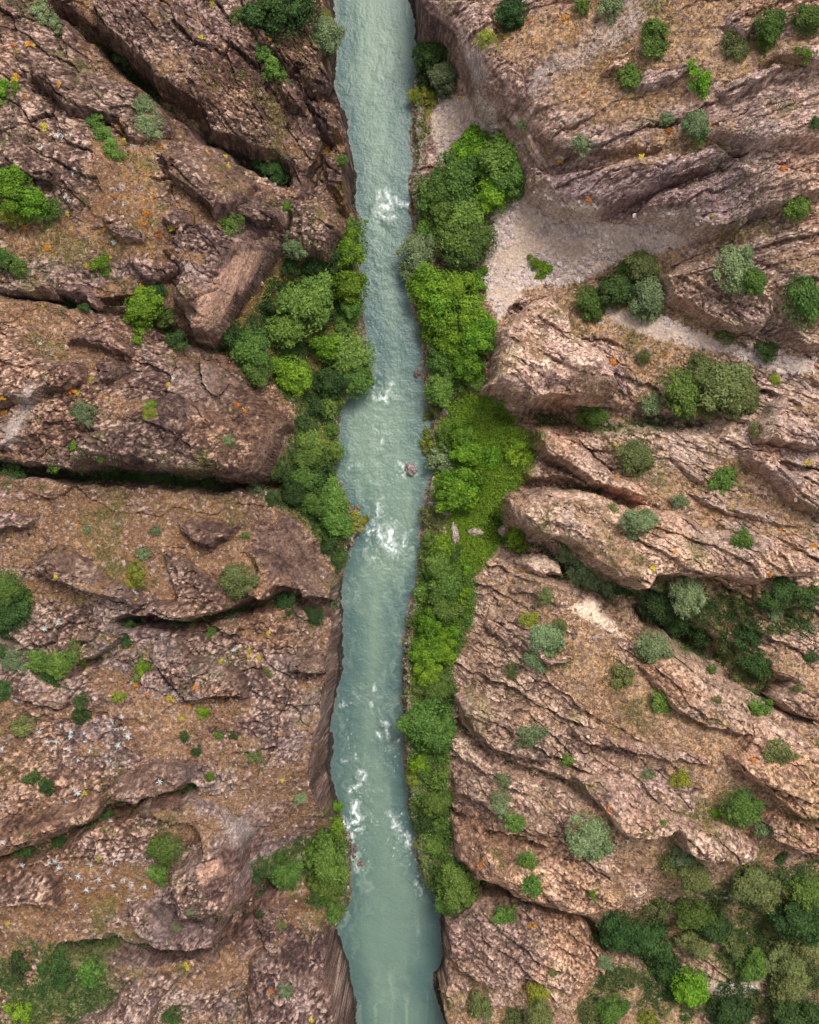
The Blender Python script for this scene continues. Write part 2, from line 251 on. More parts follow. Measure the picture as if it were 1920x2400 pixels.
# flats by the water stay low, cliffs rise at once
zbase = zb*land
u, v = proj(X, Y, zbase)
core = (np.abs(X) < 70) & (np.abs(Y) < 86)
wob = fbm(X*0.18, Y*0.18, 4, 5)*14; wob2 = fbm(X*0.6, Y*0.6, 3, 8, 0.5)*7
wu = u+wob+wob2; wv = v+fbm(X*0.18+50, Y*0.18, 4, 6)*14+fbm(X*0.6+50, Y*0.6, 3, 9, 0.5)*7
gul = np.zeros_like(X); gmod = 0.7+0.7*fbm(X*0.2, Y*0.2, 3, 11)
for L, hw, dp in GULLIES:
    xs = [p[0] for p in L]; ys = [p[1] for p in L]
    m = (wu > min(xs)-hw*2) & (wu < max(xs)+hw*2) & (wv > min(ys)-hw*2) & (wv < max(ys)+hw*2)
    d = linedist(wu[m], wv[m], L)
    gul[m] = np.maximum(gul[m], dp*np.clip(gmod[m]+0.15, .25, 1.1)*(1-sst(0.2*hw, 1.3*hw, d*(0.8+0.5*gmod[m]))))
farw = sst(70, 110, np.hypot(X, Y*0.8))
rolling = fbm(X*0.07, Y*0.07, 4, 1)*2.6+farw*fbm(X*0.012, Y*0.012, 4, 4)*26*land
zg = zbase+rolling*land*np.clip(zbase/8, 0.1, 1)-np.minimum(gul, np.maximum(zbase-0.3, 0))*land
zg = np.where(bd > 0, np.maximum(zg, 0.12+0.25*np.clip(bd, 0, 1.5)), -1.3*sst(0, 2.5, -bd))
def mask(polys, soft, uu=None, vv=None):
    r = np.zeros_like(X)
    uu = wu if uu is None else uu; vv = wv if vv is None else vv
    for P in polys:
        a = np.array(P); m = (uu > a[:, 0].min()-soft) & (uu < a[:, 0].max()+soft) & (vv > a[:, 1].min()-soft) & (vv < a[:, 1].max()+soft) & core
        r[m] = np.maximum(r[m], sst(-soft, soft, polydist(uu[m], vv[m], P)))
    return r
gravel = mask(FLAT, 6)
lowbank = sst(0.0, 0.5, bd)*(1-sst(0.8, 2.6, bd+fbm(X*0.4, Y*0.4, 2, 3)))*(1-sst(3, 5, zb))
# ---- outcrops
owner = np.full(X.shape, -1, np.int16); best = np.zeros_like(X)
for i, (P, lift, ang, lab) in enumerate(K):
    if P[0][0] < 862: lift = lift*(1.45 if P[0][1] < 1078 else 1.8)
    else: lift = lift*1.2
    a = np.array(P); cxy = a.mean(0)
    # the outline is at the level of its top: project the ground points raised by the lift
    k0 = (wu > a[:, 0].min()-60) & (wu < a[:, 0].max()+60) & (wv > a[:, 1].min()-60) & (wv < a[:, 1].max()+60) & core
    zz = zbase[k0]+lift*0.8
    uu, vv = proj(X[k0], Y[k0], zz); uu = uu+(wu-u)[k0]; vv = vv+(wv-v)[k0]
    d = polydist(uu, vv, P)/PPM
    c, s = math.cos(math.radians(ang)), math.sin(math.radians(ang))
    pr = (a[:, 0]-cxy[0])*c-(a[:, 1]-cxy[1])*s
    t = np.clip(((uu-cxy[0])*c-(vv-cxy[1])*s-pr.min())/(pr.max()-pr.min()), 0, 1)
    h = lift*(0.18+0.82*t)*(0.78*sst(0, 0.45+0.07*lift, d)+0.22*sst(0, 1.0+0.3*lift, d))
    h = h+0.35*lift*sst(0, 2.5, d)*(0.4+fbm(X[k0]*0.3, Y[k0]*0.3, 2, 7))*0.5
    h = np.where(d > 0, h, 0)+np.where(d > 0, 1, 0)*(gul[k0]*0.75)
    b = best[k0]; o = owner[k0]; w_ = (h > b)
    best[k0] = np.where(w_, h, b); owner[k0] = np.where(w_ & (h > 0.12), i, o)
del wob, wob2
# ---- rock surface detail: tilted plates and cracks following the bedding
def wblob(cx, cy, rx, ry):
    return np.exp(-(((u-cx)/rx)**2+((v-cy)/ry)**2))
left = 1-sst(800, 860, u)
w_tl = left*sst(560, 380, v+0.15*u) if False else left*(1-sst(380, 560, v+0.1*u))
w_ll = left-w_tl
w_tr = (1-left)*(1-sst(520, 660, v)); w_lr = (1-left)-w_tr
det = np.zeros_like(X); tone = np.full(X.shape, 0.5); crack = np.zeros_like(X); edge = np.zeros_like(X)
SETS = [  # weight, bedding angle, (size along, across) for three levels, seed
 (w_tl, -46, [(5.5, 2.8), (1.5, 0.8), (0.46, 0.34)], 0),
 (w_ll, -14, [(5.0, 3.4), (1.3, 1.0), (0.42, 0.36)], 2),
 (w_tr, 14, [(8.5, 2.4), (2.2, 0.7), (0.60, 0.30)], 4),
 (w_lr, -31, [(8.5, 2.5), (2.4, 0.75), (0.62, 0.30)], 6)]
wgx = fbm(X*0.05, Y*0.05, 2, 10)*2.2+fbm(X*0.7, Y*0.7, 3, 2)*0.35; wgy = fbm(X*0.05+31, Y*0.05, 2, 11)*1.5+fbm(X*0.7+9, Y*0.7, 3, 5)*0.45
for wt, ang, lv, sd in SETS:
    m = (wt > 0.01) & core
    c, s = math.cos(math.radians(ang)), math.sin(math.radians(ang))
    xx, yy = X[m]+wgx[m], Y[m]+wgy[m]
    p = xx*c+yy*s; q = -xx*s+yy*c
    dd = np.zeros(p.shape); tt = np.zeros(p.shape); ck = np.zeros(p.shape); eg = np.zeros(p.shape)
    aniso = lv[0][0]/lv[0][1]
    for n, (sa, sb) in enumerate(lv):
        f1, f2, cid, ox, oy = voro(p/sa, q/sb, sd+n)
        amp = (1.05, 0.24, 0.085)[n]*(0.65 if sd == 4 and n < 2 else 1)
        e = f2-f1
        loc = vn(p*0.09+n*7, q*0.16, sd+3+n)            # where the plates stand out more
        dd += amp*(0.35+1.1*loc)*((cid-0.5)*0.9-oy*((1.0, .8, .6)[n] if aniso > 2 else 0.45)+ox*0.2*(cid-0.5))*1.0
        cm = 1-sst(0.0, (0.045, 0.12, 0.22)[n], e)
        dd -= amp*(0.35, 0.9, 0.7)[n]*cm*((0.3+loc) if n else sst(.3, .7, loc))
        ck = np.maximum(ck, cm*(0.55*sst(.35, .7, loc), 0.7, 0.45)[n]); tt += (cid-0.5)*(0.30, 0.45, 0.85)[n]
    det[m] += wt[m]*dd; tone[m] += wt[m]*tt; crack[m] += wt[m]*ck
gm = core & (np.abs(X) < 60)
_, _, gid, gox, goy = voro(X[gm]/0.30, Y[gm]/0.25, 8)
det[gm] += (gid-0.5)*0.07-goy*0.03+(0.55-np.abs(fbm(X[gm]*0.33+wgx[gm]*.3, Y[gm]*0.42+wgy[gm]*.3, 3, 2, .45))*2.2)*0.55; tone[gm] = tone[gm]*0.75+0.25*0.5+(gid-0.5)*0.85
# ---- ledges: steep walls step in and out with height, their blocks follow the height too
gy_, gx_ = np.gradient(zg+best*land, GY, GX); st = np.hypot(gx_, gy_)+1e-6
sw = sst(0.9, 2.0, st)*sst(0.2, 1.0, bd)*core
HH = zg+best; along = X*1.3+Y*0.9; bedz = HH+0.12*X
led = (vn(bedz*0.9, along*0.18, 3)-0.5)*0.9+(vn(bedz*2.2+5, along*0.4, 6)-0.5)*0.5
XD = X-gx_/st*led*sw*0.4; YD = Y-gy_/st*led*sw*0.4
wm = sw > 0.02
f1, f2, cid, ox, oy = voro((X[wm]+Y[wm]*.6)/0.9, HH[wm]/1.2, 1); _, _, cid2, _, _ = voro((X[wm]-Y[wm]*.7)/0.45, HH[wm]/0.7, 7)
tw = 0.42+(cid-.5)*.5+(cid2-.5)*.6+(vn(bedz[wm]*1.1, along[wm]*.1, 8)-.5)*.5
tone[wm] = tone[wm]*(1-.75*sw[wm])+.75*sw[wm]*(.5+(tw-.5)*.7); crack[wm] = crack[wm]*(1-sw[wm])+sw[wm]*(1-sst(0, .2, f2-f1))*.8
det *= 1-0.85*sw
wi = [i for i, k in enumerate(K) if 'wedge shaped' in k[3] or 'leaning rock fin' in k[3]]; det *= np.where(np.isin(owner, wi), 0.6, 1.0)
# rock shows through where the soil is thin
dirn = np.where(w_lr > 0.5, -31, np.where(w_tr > 0.5, 14, np.where(w_tl > 0.5, -46, -14)))*math.pi/180
pp = X*np.cos(dirn)+Y*np.sin(dirn); qq = -X*np.sin(dirn)+Y*np.cos(dirn)
soiln = fbm(pp*0.07, qq*0.16, 5, 3, 0.6)
bias = np.where(u > 862, 0.06, 0.06)-0.12*np.exp(-((u-1430)/330)**2-((v-1330)/1500)**2)
rk = sst(-0.16, 0.14, soiln+bias+fbm(X*1.4, Y*1.4, 3, 6)*0.22)
inrock = sst(0.05, 0.7, best)
soilpk = sst(0.10, 0.36, fbm(pp*0.12+40, qq*0.22, 4, 9, 0.6)+fbm(X*1.3, Y*1.3, 3, 4)*0.2)
slope0 = np.hypot(*np.gradient(zg, GY, GX)); rk = np.maximum(rk, sst(0.75, 1.5, slope0)*(bd > 0)); rk = np.maximum(rk, 0.14+0.16*left)
rk = np.maximum(rk, inrock*(1-0.85*soilpk))
ochre = mask(OCHRE, 14)
rk = rk*(1-0.75*ochre*(1-inrock))
grassm = mask([GRASS], 8); under = mask([UNDER], 12); under2 = mask(UNDER2, 14)
mossm = mask(MOSS, 14)
rk = rk*(1-gravel)*(1-0.9*grassm)*(1-0.85*under*(1-inrock))
smooth = np.maximum(mask(PATCH['grey'], 8), mask(PATCH['pale'], 3)); pinkm = mask(PATCH['pink'], 6)
palem = mask(PATCH['pale'], 6); rk = np.maximum(rk, palem)
fine = fbm(X*2.3, Y*2.3, 3, 1, 0.7)
H = zg+best*land
H = H+np.where(bd > 0.1, 1, 0)*(det*rk*(1-0.9*smooth)*np.clip(0.25+H/6, 0.25, 1)+(1-rk)*fine*0.16*(1-0.5*gravel)+gravel*0.05*fine)
H = np.where(bd > 0.05, np.maximum(H, 0.10), H)
# ---- colours (linear albedo)
def col(*c): return np.array(c, np.float32)
def mix(a, b, t): return a*(1-t[..., None])+b*t[..., None]
big = fbm(X*0.045, Y*0.045, 4, 7); med = fbm(X*0.3, Y*0.3, 4, 8, 0.6)
t3 = np.clip(tone, 0, 1)
rs = sst(820, 900, u)
darkc = mix(np.broadcast_to(col(.058, .034, .030), X.shape+(3,)), col(.120, .074, .058), rs)
midc = mix(np.broadcast_to(col(.160, .096, .072), X.shape+(3,)), col(.355, .228, .165), rs)
palec = mix(np.broadcast_to(col(.47, .325, .255), X.shape+(3,)), col(.60, .43, .325), rs)
tr = (w_tr > 0.5)*1.0
midc = mix(midc, col(.25, .152, .128), tr*0.7); palec = mix(palec, col(.47, .35, .32), tr*0.6)
tq = np.clip(t3+0.30*med+0.25*big-0.09*left+0.02, 0, 1)
rc = mix(darkc, midc, sst(0.10, 0.45, tq)); rc = mix(rc, palec, sst(0.55, 0.95, tq)*0.95)
rc = mix(rc, col(.20, .16, .155), sst(0.25, 0.6, big+0.5*med)*0.35); rc = mix(rc, rc*col(1.12, .95, .76), sst(-0.05, 0.45, fbm(X*0.09+70, Y*0.09, 4, 10, .6))*0.7)
rc = mix(rc, rc*col(.84, .82, .93), sst(-0.15, 0.4, fbm(X*0.06, Y*0.06+90, 4, 5, .6))*0.7); rc = mix(rc, col(.14, .125, .035), sst(0.3, .6, fbm(X*.22, Y*.22+30, 4, 1, .65))*0.45)
rc = mix(rc, col(.040, .026, .020), np.clip(crack, 0, 1)*0.6)
sc = mix(np.broadcast_to(col(.170, .088, .042), X.shape+(3,)), col(.300, .165, .080), sst(-0.4, 0.5, med))
sc = mix(sc, col(.42, .27, .16), rs*0.7); sc = mix(sc, col(.17, .135, .035), sst(0.05, 0.45, fbm(X*0.16, Y*0.16, 4, 2, 0.6))*0.6)
sc = mix(sc, col(.36, .20, .07), ochre*0.35*sst(-0.3, 0.3, med))
sc = mix(sc, col(.11, .055, .03), sst(0.35, 0.85, voro(X/0.5, Y/0.5, 3)[2])*0.5)
gc = mix(np.broadcast_to(col(.42, .315, .25), X.shape+(3,)), col(.53, .41, .335), sst(-0.3, 0.5, fine+med)); gc = mix(gc, col(.20, .165, .15), sst(0.2, 0.6, fbm(X*0.15+Y*.05, Y*0.8, 3, 5))*0.3)
ktint = np.clip(0.9+0.3*np.random.default_rng(3).random(len(K)), 0, 2); ktint[[i for i, k in enumerate(K) if 'wedge shaped' in k[3]][0]] = 1.45
kt = np.where(owner >= 0, ktint[np.maximum(owner, 0)], 1.0); rc = rc*kt[..., None]
CC = mix(sc, rc, rk); CC = mix(CC, gc, gravel)
CC = mix(CC, col(.05, .09, .015), under*(1-inrock)*sst(-0.3, 0.3, med)*0.8)
CC = mix(CC, col(.09, .11, .025), under2*(1-inrock)*sst(-0.6, 0.2, med)*0.8)
CC = mix(CC, col(.06, .15, .012), grassm*0.9*(1-inrock*0.5))
CC = mix(CC, col(.13, .085, .02), mossm*0.6*sst(-0.4, 0.3, med))
CC = mix(CC, col(.34, .275, .25), mask(PATCH['grey'], 16)*0.85*sst(-0.9, 0.1, med+fine*0.5))
CC = mix(CC, col(.68, .51, .38), mask(PATCH['pale'], 6)*0.95*sst(-1, .1, fine+med)); CC = mix(CC, col(.46, .27, .19), pinkm*0.7)
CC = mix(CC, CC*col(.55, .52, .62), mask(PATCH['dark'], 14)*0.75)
CC = mix(CC, col(.13, .115, .09), lowbank*0.7*(1-grassm)*(1-.6*under2))
CC = mix(CC, col(.05, .06, .05), sst(0.35, -0.3, bd) if False else (1-sst(-0.5, 0.3, bd))*0.9)
CC = mix(CC, col(.030, .024, .021), (1-sst(0.5, 1.8, H+fbm(X*.8, Y*.8, 2, 5)*.6))*sst(4, 7, zb)*(bd > -0.5))  # near-black band at the cliff feet: painted undercut shade together with wet rock
CC = CC*(1+0.25*fbm(X*4.1, Y*4.1, 2, 9))[..., None]
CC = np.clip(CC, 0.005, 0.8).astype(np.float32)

def N(mat, t, **kw):
    n = mat.node_tree.nodes.new(t)
    for k_, v_ in kw.items(): setattr(n, k_, v_)
    return n
def ground_mat(name, bump=0.35, sc1=9.0, cell=4.0, spk=0.35):
    m = bpy.data.materials.new(name); m.use_nodes = True; nt = m.node_tree; b = nt.nodes['Principled BSDF']; L = nt.links
    at = N(m, 'ShaderNodeVertexColor', layer_name='tint'); tc = N(m, 'ShaderNodeTexCoord')
    n1 = N(m, 'ShaderNodeTexNoise'); n1.inputs['Scale'].default_value = sc1; n1.inputs['Detail'].default_value = 6; n1.inputs['Roughness'].default_value = 0.7
    vo = N(m, 'ShaderNodeTexVoronoi'); vo.inputs['Scale'].default_value = 4.5
    L.new(tc.outputs['Object'], n1.inputs['Vector']); L.new(tc.outputs['Object'], vo.inputs['Vector'])
    mr = N(m, 'ShaderNodeMapRange'); mr.inputs['From Min'].default_value = 0.3; mr.inputs['From Max'].default_value = 0.7; mr.inputs['To Min'].default_value = 0.62; mr.inputs['To Max'].default_value = 1.38
    L.new(n1.outputs[0], mr.inputs['Value'])
    v2 = N(m, 'ShaderNodeTexVoronoi'); v2.inputs['Scale'].default_value = cell; L.new(tc.outputs['Object'], v2.inputs['Vector'])
    s2 = N(m, 'ShaderNodeSeparateColor'); L.new(v2.outputs['Color'], s2.inputs[0]); m2 = N(m, 'ShaderNodeMapRange'); L.new(s2.outputs[0], m2.inputs['Value']); m2.inputs['To Min'].default_value = 1-spk; m2.inputs['To Max'].default_value = 1+spk
    m3 = N(m, 'ShaderNodeMath', operation='MULTIPLY'); L.new(mr.outputs[0], m3.inputs[0]); L.new(m2.outputs[0], m3.inputs[1])
    mx = N(m, 'ShaderNodeVectorMath', operation='SCALE'); L.new(at.outputs['Color'], mx.inputs[0]); L.new(m3.outputs[0], mx.inputs['Scale'])
    L.new(mx.outputs[0], b.inputs['Base Color']); b.inputs['Roughness'].default_value = 0.9; b.inputs['Specular IOR Level'].default_value = 0.2
    ad = N(m, 'ShaderNodeMath', operation='MULTIPLY_ADD'); ad.inputs[1].default_value = 0.5
    L.new(vo.outputs['Distance'], ad.inputs[0]); L.new(n1.outputs[0], ad.inputs[2])
    bp = N(m, 'ShaderNodeBump'); bp.inputs['Strength'].default_value = bump; bp.inputs['Distance'].default_value = 0.25
    L.new(ad.outputs[0], bp.inputs['Height']); L.new(bp.outputs[0], b.inputs['Normal'])
    return m
M_ground = ground_mat('soil_and_rock'); M_rock = ground_mat('fractured_rock', 0.6, 7.0, 3.6, 0.38); M_gravel = ground_mat('gravel', 0.3, 14, 6, .15)
def link(me, name, parent=None, **props):
    o = bpy.data.objects.new(name, me); C.objects.link(o)
    if parent: o.parent = parent
    for k_, v_ in props.items(): o[k_] = v_
    return o
def mesh_from(name, co, quads, colr=None, mat=None, smooth=False):
    me = bpy.data.meshes.new(name); nv, nf = len(co), len(quads); n = quads.shape[1]
    me.vertices.add(nv); me.vertices.foreach_set('co', np.ascontiguousarray(co, np.float32).ravel())
    me.loops.add(nf*n); me.loops.foreach_set('vertex_index', np.ascontiguousarray(quads, np.int32).ravel())
    me.polygons.add(nf); me.polygons.foreach_set('loop_start', np.arange(0, nf*n, n, dtype=np.int32)); me.polygons.foreach_set('loop_total', np.full(nf, n, np.int32))
    me.update(calc_edges=True)
    if colr is not None:
        a = me.color_attributes.new('tint', 'FLOAT_COLOR', 'POINT'); c4 = np.ones((nv, 4), np.float32); c4[:, :3] = colr; a.data.foreach_set('color', c4.ravel())
    me.shade_smooth() if smooth else me.shade_flat()
    if mat: me.materials.append(mat)
    return me
def submesh(name, facemask, Z, mat):
    jj, ii = np.nonzero(facemask); v0 = jj*nx+ii
    q = np.stack([v0, v0+1, v0+nx+1, v0+nx], 1); uq, inv = np.unique(q, return_inverse=True); q = inv.reshape(q.shape)
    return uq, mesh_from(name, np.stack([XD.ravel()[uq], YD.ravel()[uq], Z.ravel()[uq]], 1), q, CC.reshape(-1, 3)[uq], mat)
own_v = owner.copy(); own_v[bd < 0.3] = -1
Zt = np.where(own_v >= 0, np.minimum(H-0.5, zg-0.3), H)          # bedrock under each outcrop
fm_own = np.maximum(np.maximum(own_v[:-1, :-1], own_v[1:, :-1]), np.maximum(own_v[:-1, 1:], own_v[1:, 1:]))
gf = (gravel[:-1, :-1] > 0.5)
allf = np.ones((ny-1, nx-1), bool)
left_f = (X[:-1, :-1]*PPM+862.5) < 800
bedf = (bd[:-1, :-1] < -0.2) & (bd[1:, 1:] < -0.2)
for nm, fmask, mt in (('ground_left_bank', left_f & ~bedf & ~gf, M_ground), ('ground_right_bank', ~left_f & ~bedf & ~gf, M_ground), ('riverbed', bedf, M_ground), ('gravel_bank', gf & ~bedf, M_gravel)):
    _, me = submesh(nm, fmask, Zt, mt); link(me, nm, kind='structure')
for i, (P, lift, ang, lab) in enumerate(K):
    vm = own_v == i
    fmask = vm[:-1, :-1] | vm[1:, :-1] | vm[:-1, 1:] | vm[1:, 1:]
    if fmask.sum() < 30: continue
    Z = np.where(vm, H, np.where(own_v >= 0, np.minimum(H, Zt)-0.1, H-0.35))
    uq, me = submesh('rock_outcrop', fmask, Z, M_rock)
    o = link(me, 'rock_outcrop', label=lab, category='rock outcrop', group='bare bedrock outcrops on the gorge slopes')
def ground_z(x, y):
    fx = np.interp(x, GX, np.arange(nx)); fy = np.interp(y, GY, np.arange(ny)); i = np.minimum(fx.astype(int), nx-2); j = np.minimum(fy.astype(int), ny-2); a = fx-i; b = fy-j
    return (H[j, i]*(1-a)+H[j, i+1]*a)*(1-b)+(H[j+1, i]*(1-a)+H[j+1, i+1]*a)*b
Hs = None
def place(px, py, up=0.0):
    """world x, y, ground z of the point the photograph shows at (px, py), things standing 'up' metres tall"""
    px = np.atleast_1d(np.asarray(px, float)); py = np.atleast_1d(np.asarray(py, float)); z = np.full(px.shape, 30.0); done = np.zeros(px.shape, bool); rz = z.copy()
    zz = 38.0
    while zz > -0.2:                      # walk down the sight line until it meets the ground
        k = (CAM_Z-zz)/FPX; g = ground_z((px-862.5)*k, (1078-py)*k)+up
        hit = (~done) & (g >= zz); rz[hit] = zz; done |= hit; zz -= 0.25
    rz = np.where(done, rz, 0.0+up)
    k = (CAM_Z-rz)/FPX; x = (px-862.5)*k; y = (1078-py)*k
    return x, y, ground_z(x, y)
# ------------------------------------------------------------------ river
WX = np.arange(-13.5, 8.5, 0.12); WY = np.concatenate([-np.arange(73, 500, 6)[::-1], np.arange(-72.9, 73, 0.12), np.arange(73.1, 500, 6)])
wX, wY = np.meshgrid(WX, WY); wb = bankd(wX, wY); U, V = proj(wX, wY, 0)
FOAM = [  # x, y, half sizes, strength
 (808,430,20,22,1.0),(808,445,11,9,1.1),(846,428,18,9,.6),(806,830,20,8,.95),(802,800,14,30,.35),(817,1145,20,18,1.1),(812,1118,26,26,.7),(790,1085,18,34,.45),(770,1110,16,12,.7),
 (808,1530,14,34,.6),(758,1640,12,30,.85),(742,1690,8,26,.7),(744,1730,20,14,1.1),(735,1765,10,26,.9),(752,1792,18,14,1.1),(838,1725,14,34,.85),(855,1755,12,16,.8),(852,985,16,8,.8),(740,980,22,20,.3),(790,1000,22,60,.25),
 (762,1460,20,30,.35),(800,1470,30,40,.25),(830,1600,26,30,.25),(735,2,24,12,.6),(860,1142,18,8,.55),(878,1790,12,26,.6),(885,1850,10,14,.6),(775,1690,30,60,.3),(808,150,26,90,.15),(800,560,26,110,.18),(800,920,24,110,.2),(730,1490,16,30,.3),(780,1480,14,24,.35),(740,1560,20,40,.22)]
fo = np.zeros_like(wX)
for fx, fy, a, b, st in FOAM:
    m = (np.abs(U-fx) < 3*a) & (np.abs(V-fy) < 3*b)
    dv = V[m]-fy; bb = np.where(dv > 0, b*(2.2 if st > .5 else 1.2), b*.7); fo[m] = np.maximum(fo[m], st*np.exp(-((U[m]-fx)/(a*(1+.25*np.clip(dv/b, 0, 3))))**2-(dv/bb)**2))
warp = fbm(wX*0.8, wY*0.8, 3, 1)*1.2
rid = 1-np.abs(fbm((wX+warp)*1.5, (wY+warp)*0.55, 5, 5, 0.62))*2.6
def FL(ox, oy, k, pts, w_, st): return [((ox+x*k)*.8984, (oy+y*k)*.8984) for x, y in pts], w_, st
FLINES = [FL(840,400,.0928,[(520,540),(530,750),(545,920),(680,990),(790,960),(820,850),(780,720),(710,540)],2.2,1.2), FL(840,400,.0928,[(560,870),(680,930),(780,900)],3.4,1.3), FL(840,400,.0928,[(450,960),(560,1100),(700,1170),(820,1200),(930,1160)],1.8,1.0), FL(840,400,.0928,[(930,680),(1020,820),(1130,860),(1240,870)],2.0,1.0)]
FLINES += [FL(770,1780,.1484,p_,w_,st) for p_, w_, st in (([(490,180),(580,230),(540,330),(500,400),(370,450),(330,500)],1.8,.9),([(430,670),(400,830),(480,910),(470,960),(370,1000),(320,1070),(260,1030),(220,930)],2.4,1.1),([(300,1110),(440,1110),(560,1060)],1.4,.8),
  ([(370,1170),(385,1330),(390,1480),(420,1600),(440,1720),(490,1690)],2.3,.95),([(940,840),(1020,960),(1090,1050),(1000,1080)],2.0,1.0),([(1070,1110),(1160,1160),(1240,1230),(1290,1360)],2.6,.95),([(1280,1180),(1300,1330)],1.6,.7),([(1390,1960),(1460,2060)],2.2,.8))]
FLINES += [FL(780,1130,.1484,p_,w_,st) for p_, w_, st in (([(560,800),(690,740)],1.8,1.1),([(690,740),(640,640),(700,520),(710,370)],1.8,.7),([(720,760),(760,880),(800,980),(880,1020),(960,1110),(1000,1090),(900,950)],2.6,1.15),([(900,950),(950,800),(890,790),(870,1000)],3.2,1.1),([(800,850),(900,870)],2.5,.8),([(1110,1060),(1110,930),(1150,830),(1220,770)],1.6,.85),([(930,580),(990,640)],1.5,.6))]
FLINES += [FL(760,1600,.139,p_,1.5,.85) for p_ in ([(840,60),(840,115)],[(580,240),(620,290)],[(790,330),(800,390)],[(1040,690),(1060,740),(1050,800),(1080,880),(1070,950)],[(880,820),(950,900)],[(1220,1000),(1270,960)],[(310,1330),(370,1340)],[(540,1220),(540,1290)],[(280,390),(340,355)])]
FLINES += [([(787,839),(805,841),(812,839),(825,809)],1.7,1.0),([(800,836),(812,847)],1.8,.9),([(838,972),(850,984),(856,994)],1.5,.8),([(876,976),(868,990),(872,1000)],1.2,.5),([(728,3),(745,6)],2,.9),([(806,926),(804,932)],1.5,.7)]
fl = np.zeros_like(wX); halo = np.zeros_like(wX); Uw = U+warp*2.0+fbm(wX*2.5, wY*2.5, 2, 4)*2.2; Vw = V+fbm(wX*2.1+9, wY*2.1, 3, 6)*4
for P_, w_, st in FLINES:
    a = np.array(P_); m = (Uw > a[:, 0].min()-22) & (Uw < a[:, 0].max()+22) & (Vw > a[:, 1].min()-22) & (Vw < a[:, 1].max()+22); dl = linedist(Uw[m], Vw[m], P_); halo[m] = np.maximum(halo[m], st*np.exp(-(dl/(w_*3.5))**2))
    fl[m] = np.maximum(fl[m], st*np.exp(-(dl/w_)**2))
brk = fbm(wX*3.2, wY*2.4, 3, 8, .6)
foam = np.clip(0.75*sst(0.38, 1.45, fl*(1+1.1*brk))+0.22*sst(.1, .9, halo*(1+1.5*brk)), 0, 1); foam = np.maximum(foam, 0.2*sst(0.62, 1.1, fo*0.62+(rid-0.30)*0.62*np.clip(fo*2.5, 0, 1)+brk*.4))
specks = sst(0.88, 0.98, vn(wX*3.1+warp, wY*2.4, 4)+0.1*rid)*sst(0.35, 0.75, vn(wX*0.3, wY*0.1, 8)+fo)*0.45
rap = np.clip(fo, 0, 1)
ripple = fbm((wX+warp*.5)*0.9, wY*0.8, 4, 2, 0.62)*0.16+fbm(wX*0.25, wY*0.12, 3, 6)*0.12
wz = ripple*(0.45+1.9*rap)+rap*0.25*rid*0.6+foam*0.08
cen = sst(0.3, 5.0, -wb+fbm(wX*0.15, wY*0.08, 3, 3)*2.0)
wc = mix(np.broadcast_to(col(.062, .110, .102), wX.shape+(3,)), col(.168, .232, .168), cen*np.clip(0.75+0.5*fbm(wX*0.12, wY*0.05, 3, 9), 0, 1))
wc = mix(wc, col(.225, .290, .222), sst(0.0, 0.7, fbm((wX+warp)*0.8, wY*0.16, 5, 7, 0.65))*0.5)
wc = mix(wc, col(.13, .12, .105), sst(-0.7, 0.1, wb)*0.7)
wc = mix(wc, col(.80, .84, .82), np.clip(foam+specks*0.5*sst(.03, .2, fo), 0, 1))
M_water = bpy.data.materials.new('milky_river_water'); M_water.use_nodes = True; nt = M_water.node_tree; b = nt.nodes['Principled BSDF']
at = N(M_water, 'ShaderNodeVertexColor', layer_name='tint'); nt.links.new(at.outputs[0], b.inputs['Base Color'])
b.inputs['Roughness'].default_value = 0.22; b.inputs['IOR'].default_value = 1.33
tc = N(M_water, 'ShaderNodeTexCoord'); n1 = N(M_water, 'ShaderNodeTexNoise'); n1.inputs['Scale'].default_value = 2.6; n1.inputs['Detail'].default_value = 5; n1.inputs['Roughness'].default_value = 0.6
nt.links.new(tc.outputs['Object'], n1.inputs['Vector']); bp = N(M_water, 'ShaderNodeBump'); bp.inputs['Strength'].default_value = 0.35; bp.inputs['Distance'].default_value = 0.3
nt.links.new(n1.outputs[0], bp.inputs['Height']); nt.links.new(bp.outputs[0], b.inputs['Normal'])
wn = len(WX); wf = (wb[:-1, :-1] < 1.0) | (wb[1:, 1:] < 1.0); jj, ii = np.nonzero(wf); v0 = jj*wn+ii
q = np.stack([v0, v0+1, v0+wn+1, v0+wn], 1); uq, inv = np.unique(q, return_inverse=True)
me = mesh_from('river', np.stack([wX.ravel()[uq], wY.ravel()[uq], wz.ravel()[uq]], 1), inv.reshape(q.shape), np.clip(wc, 0, 1).reshape(-1, 3)[uq], M_water, True)
link(me, 'river_water', kind='structure')
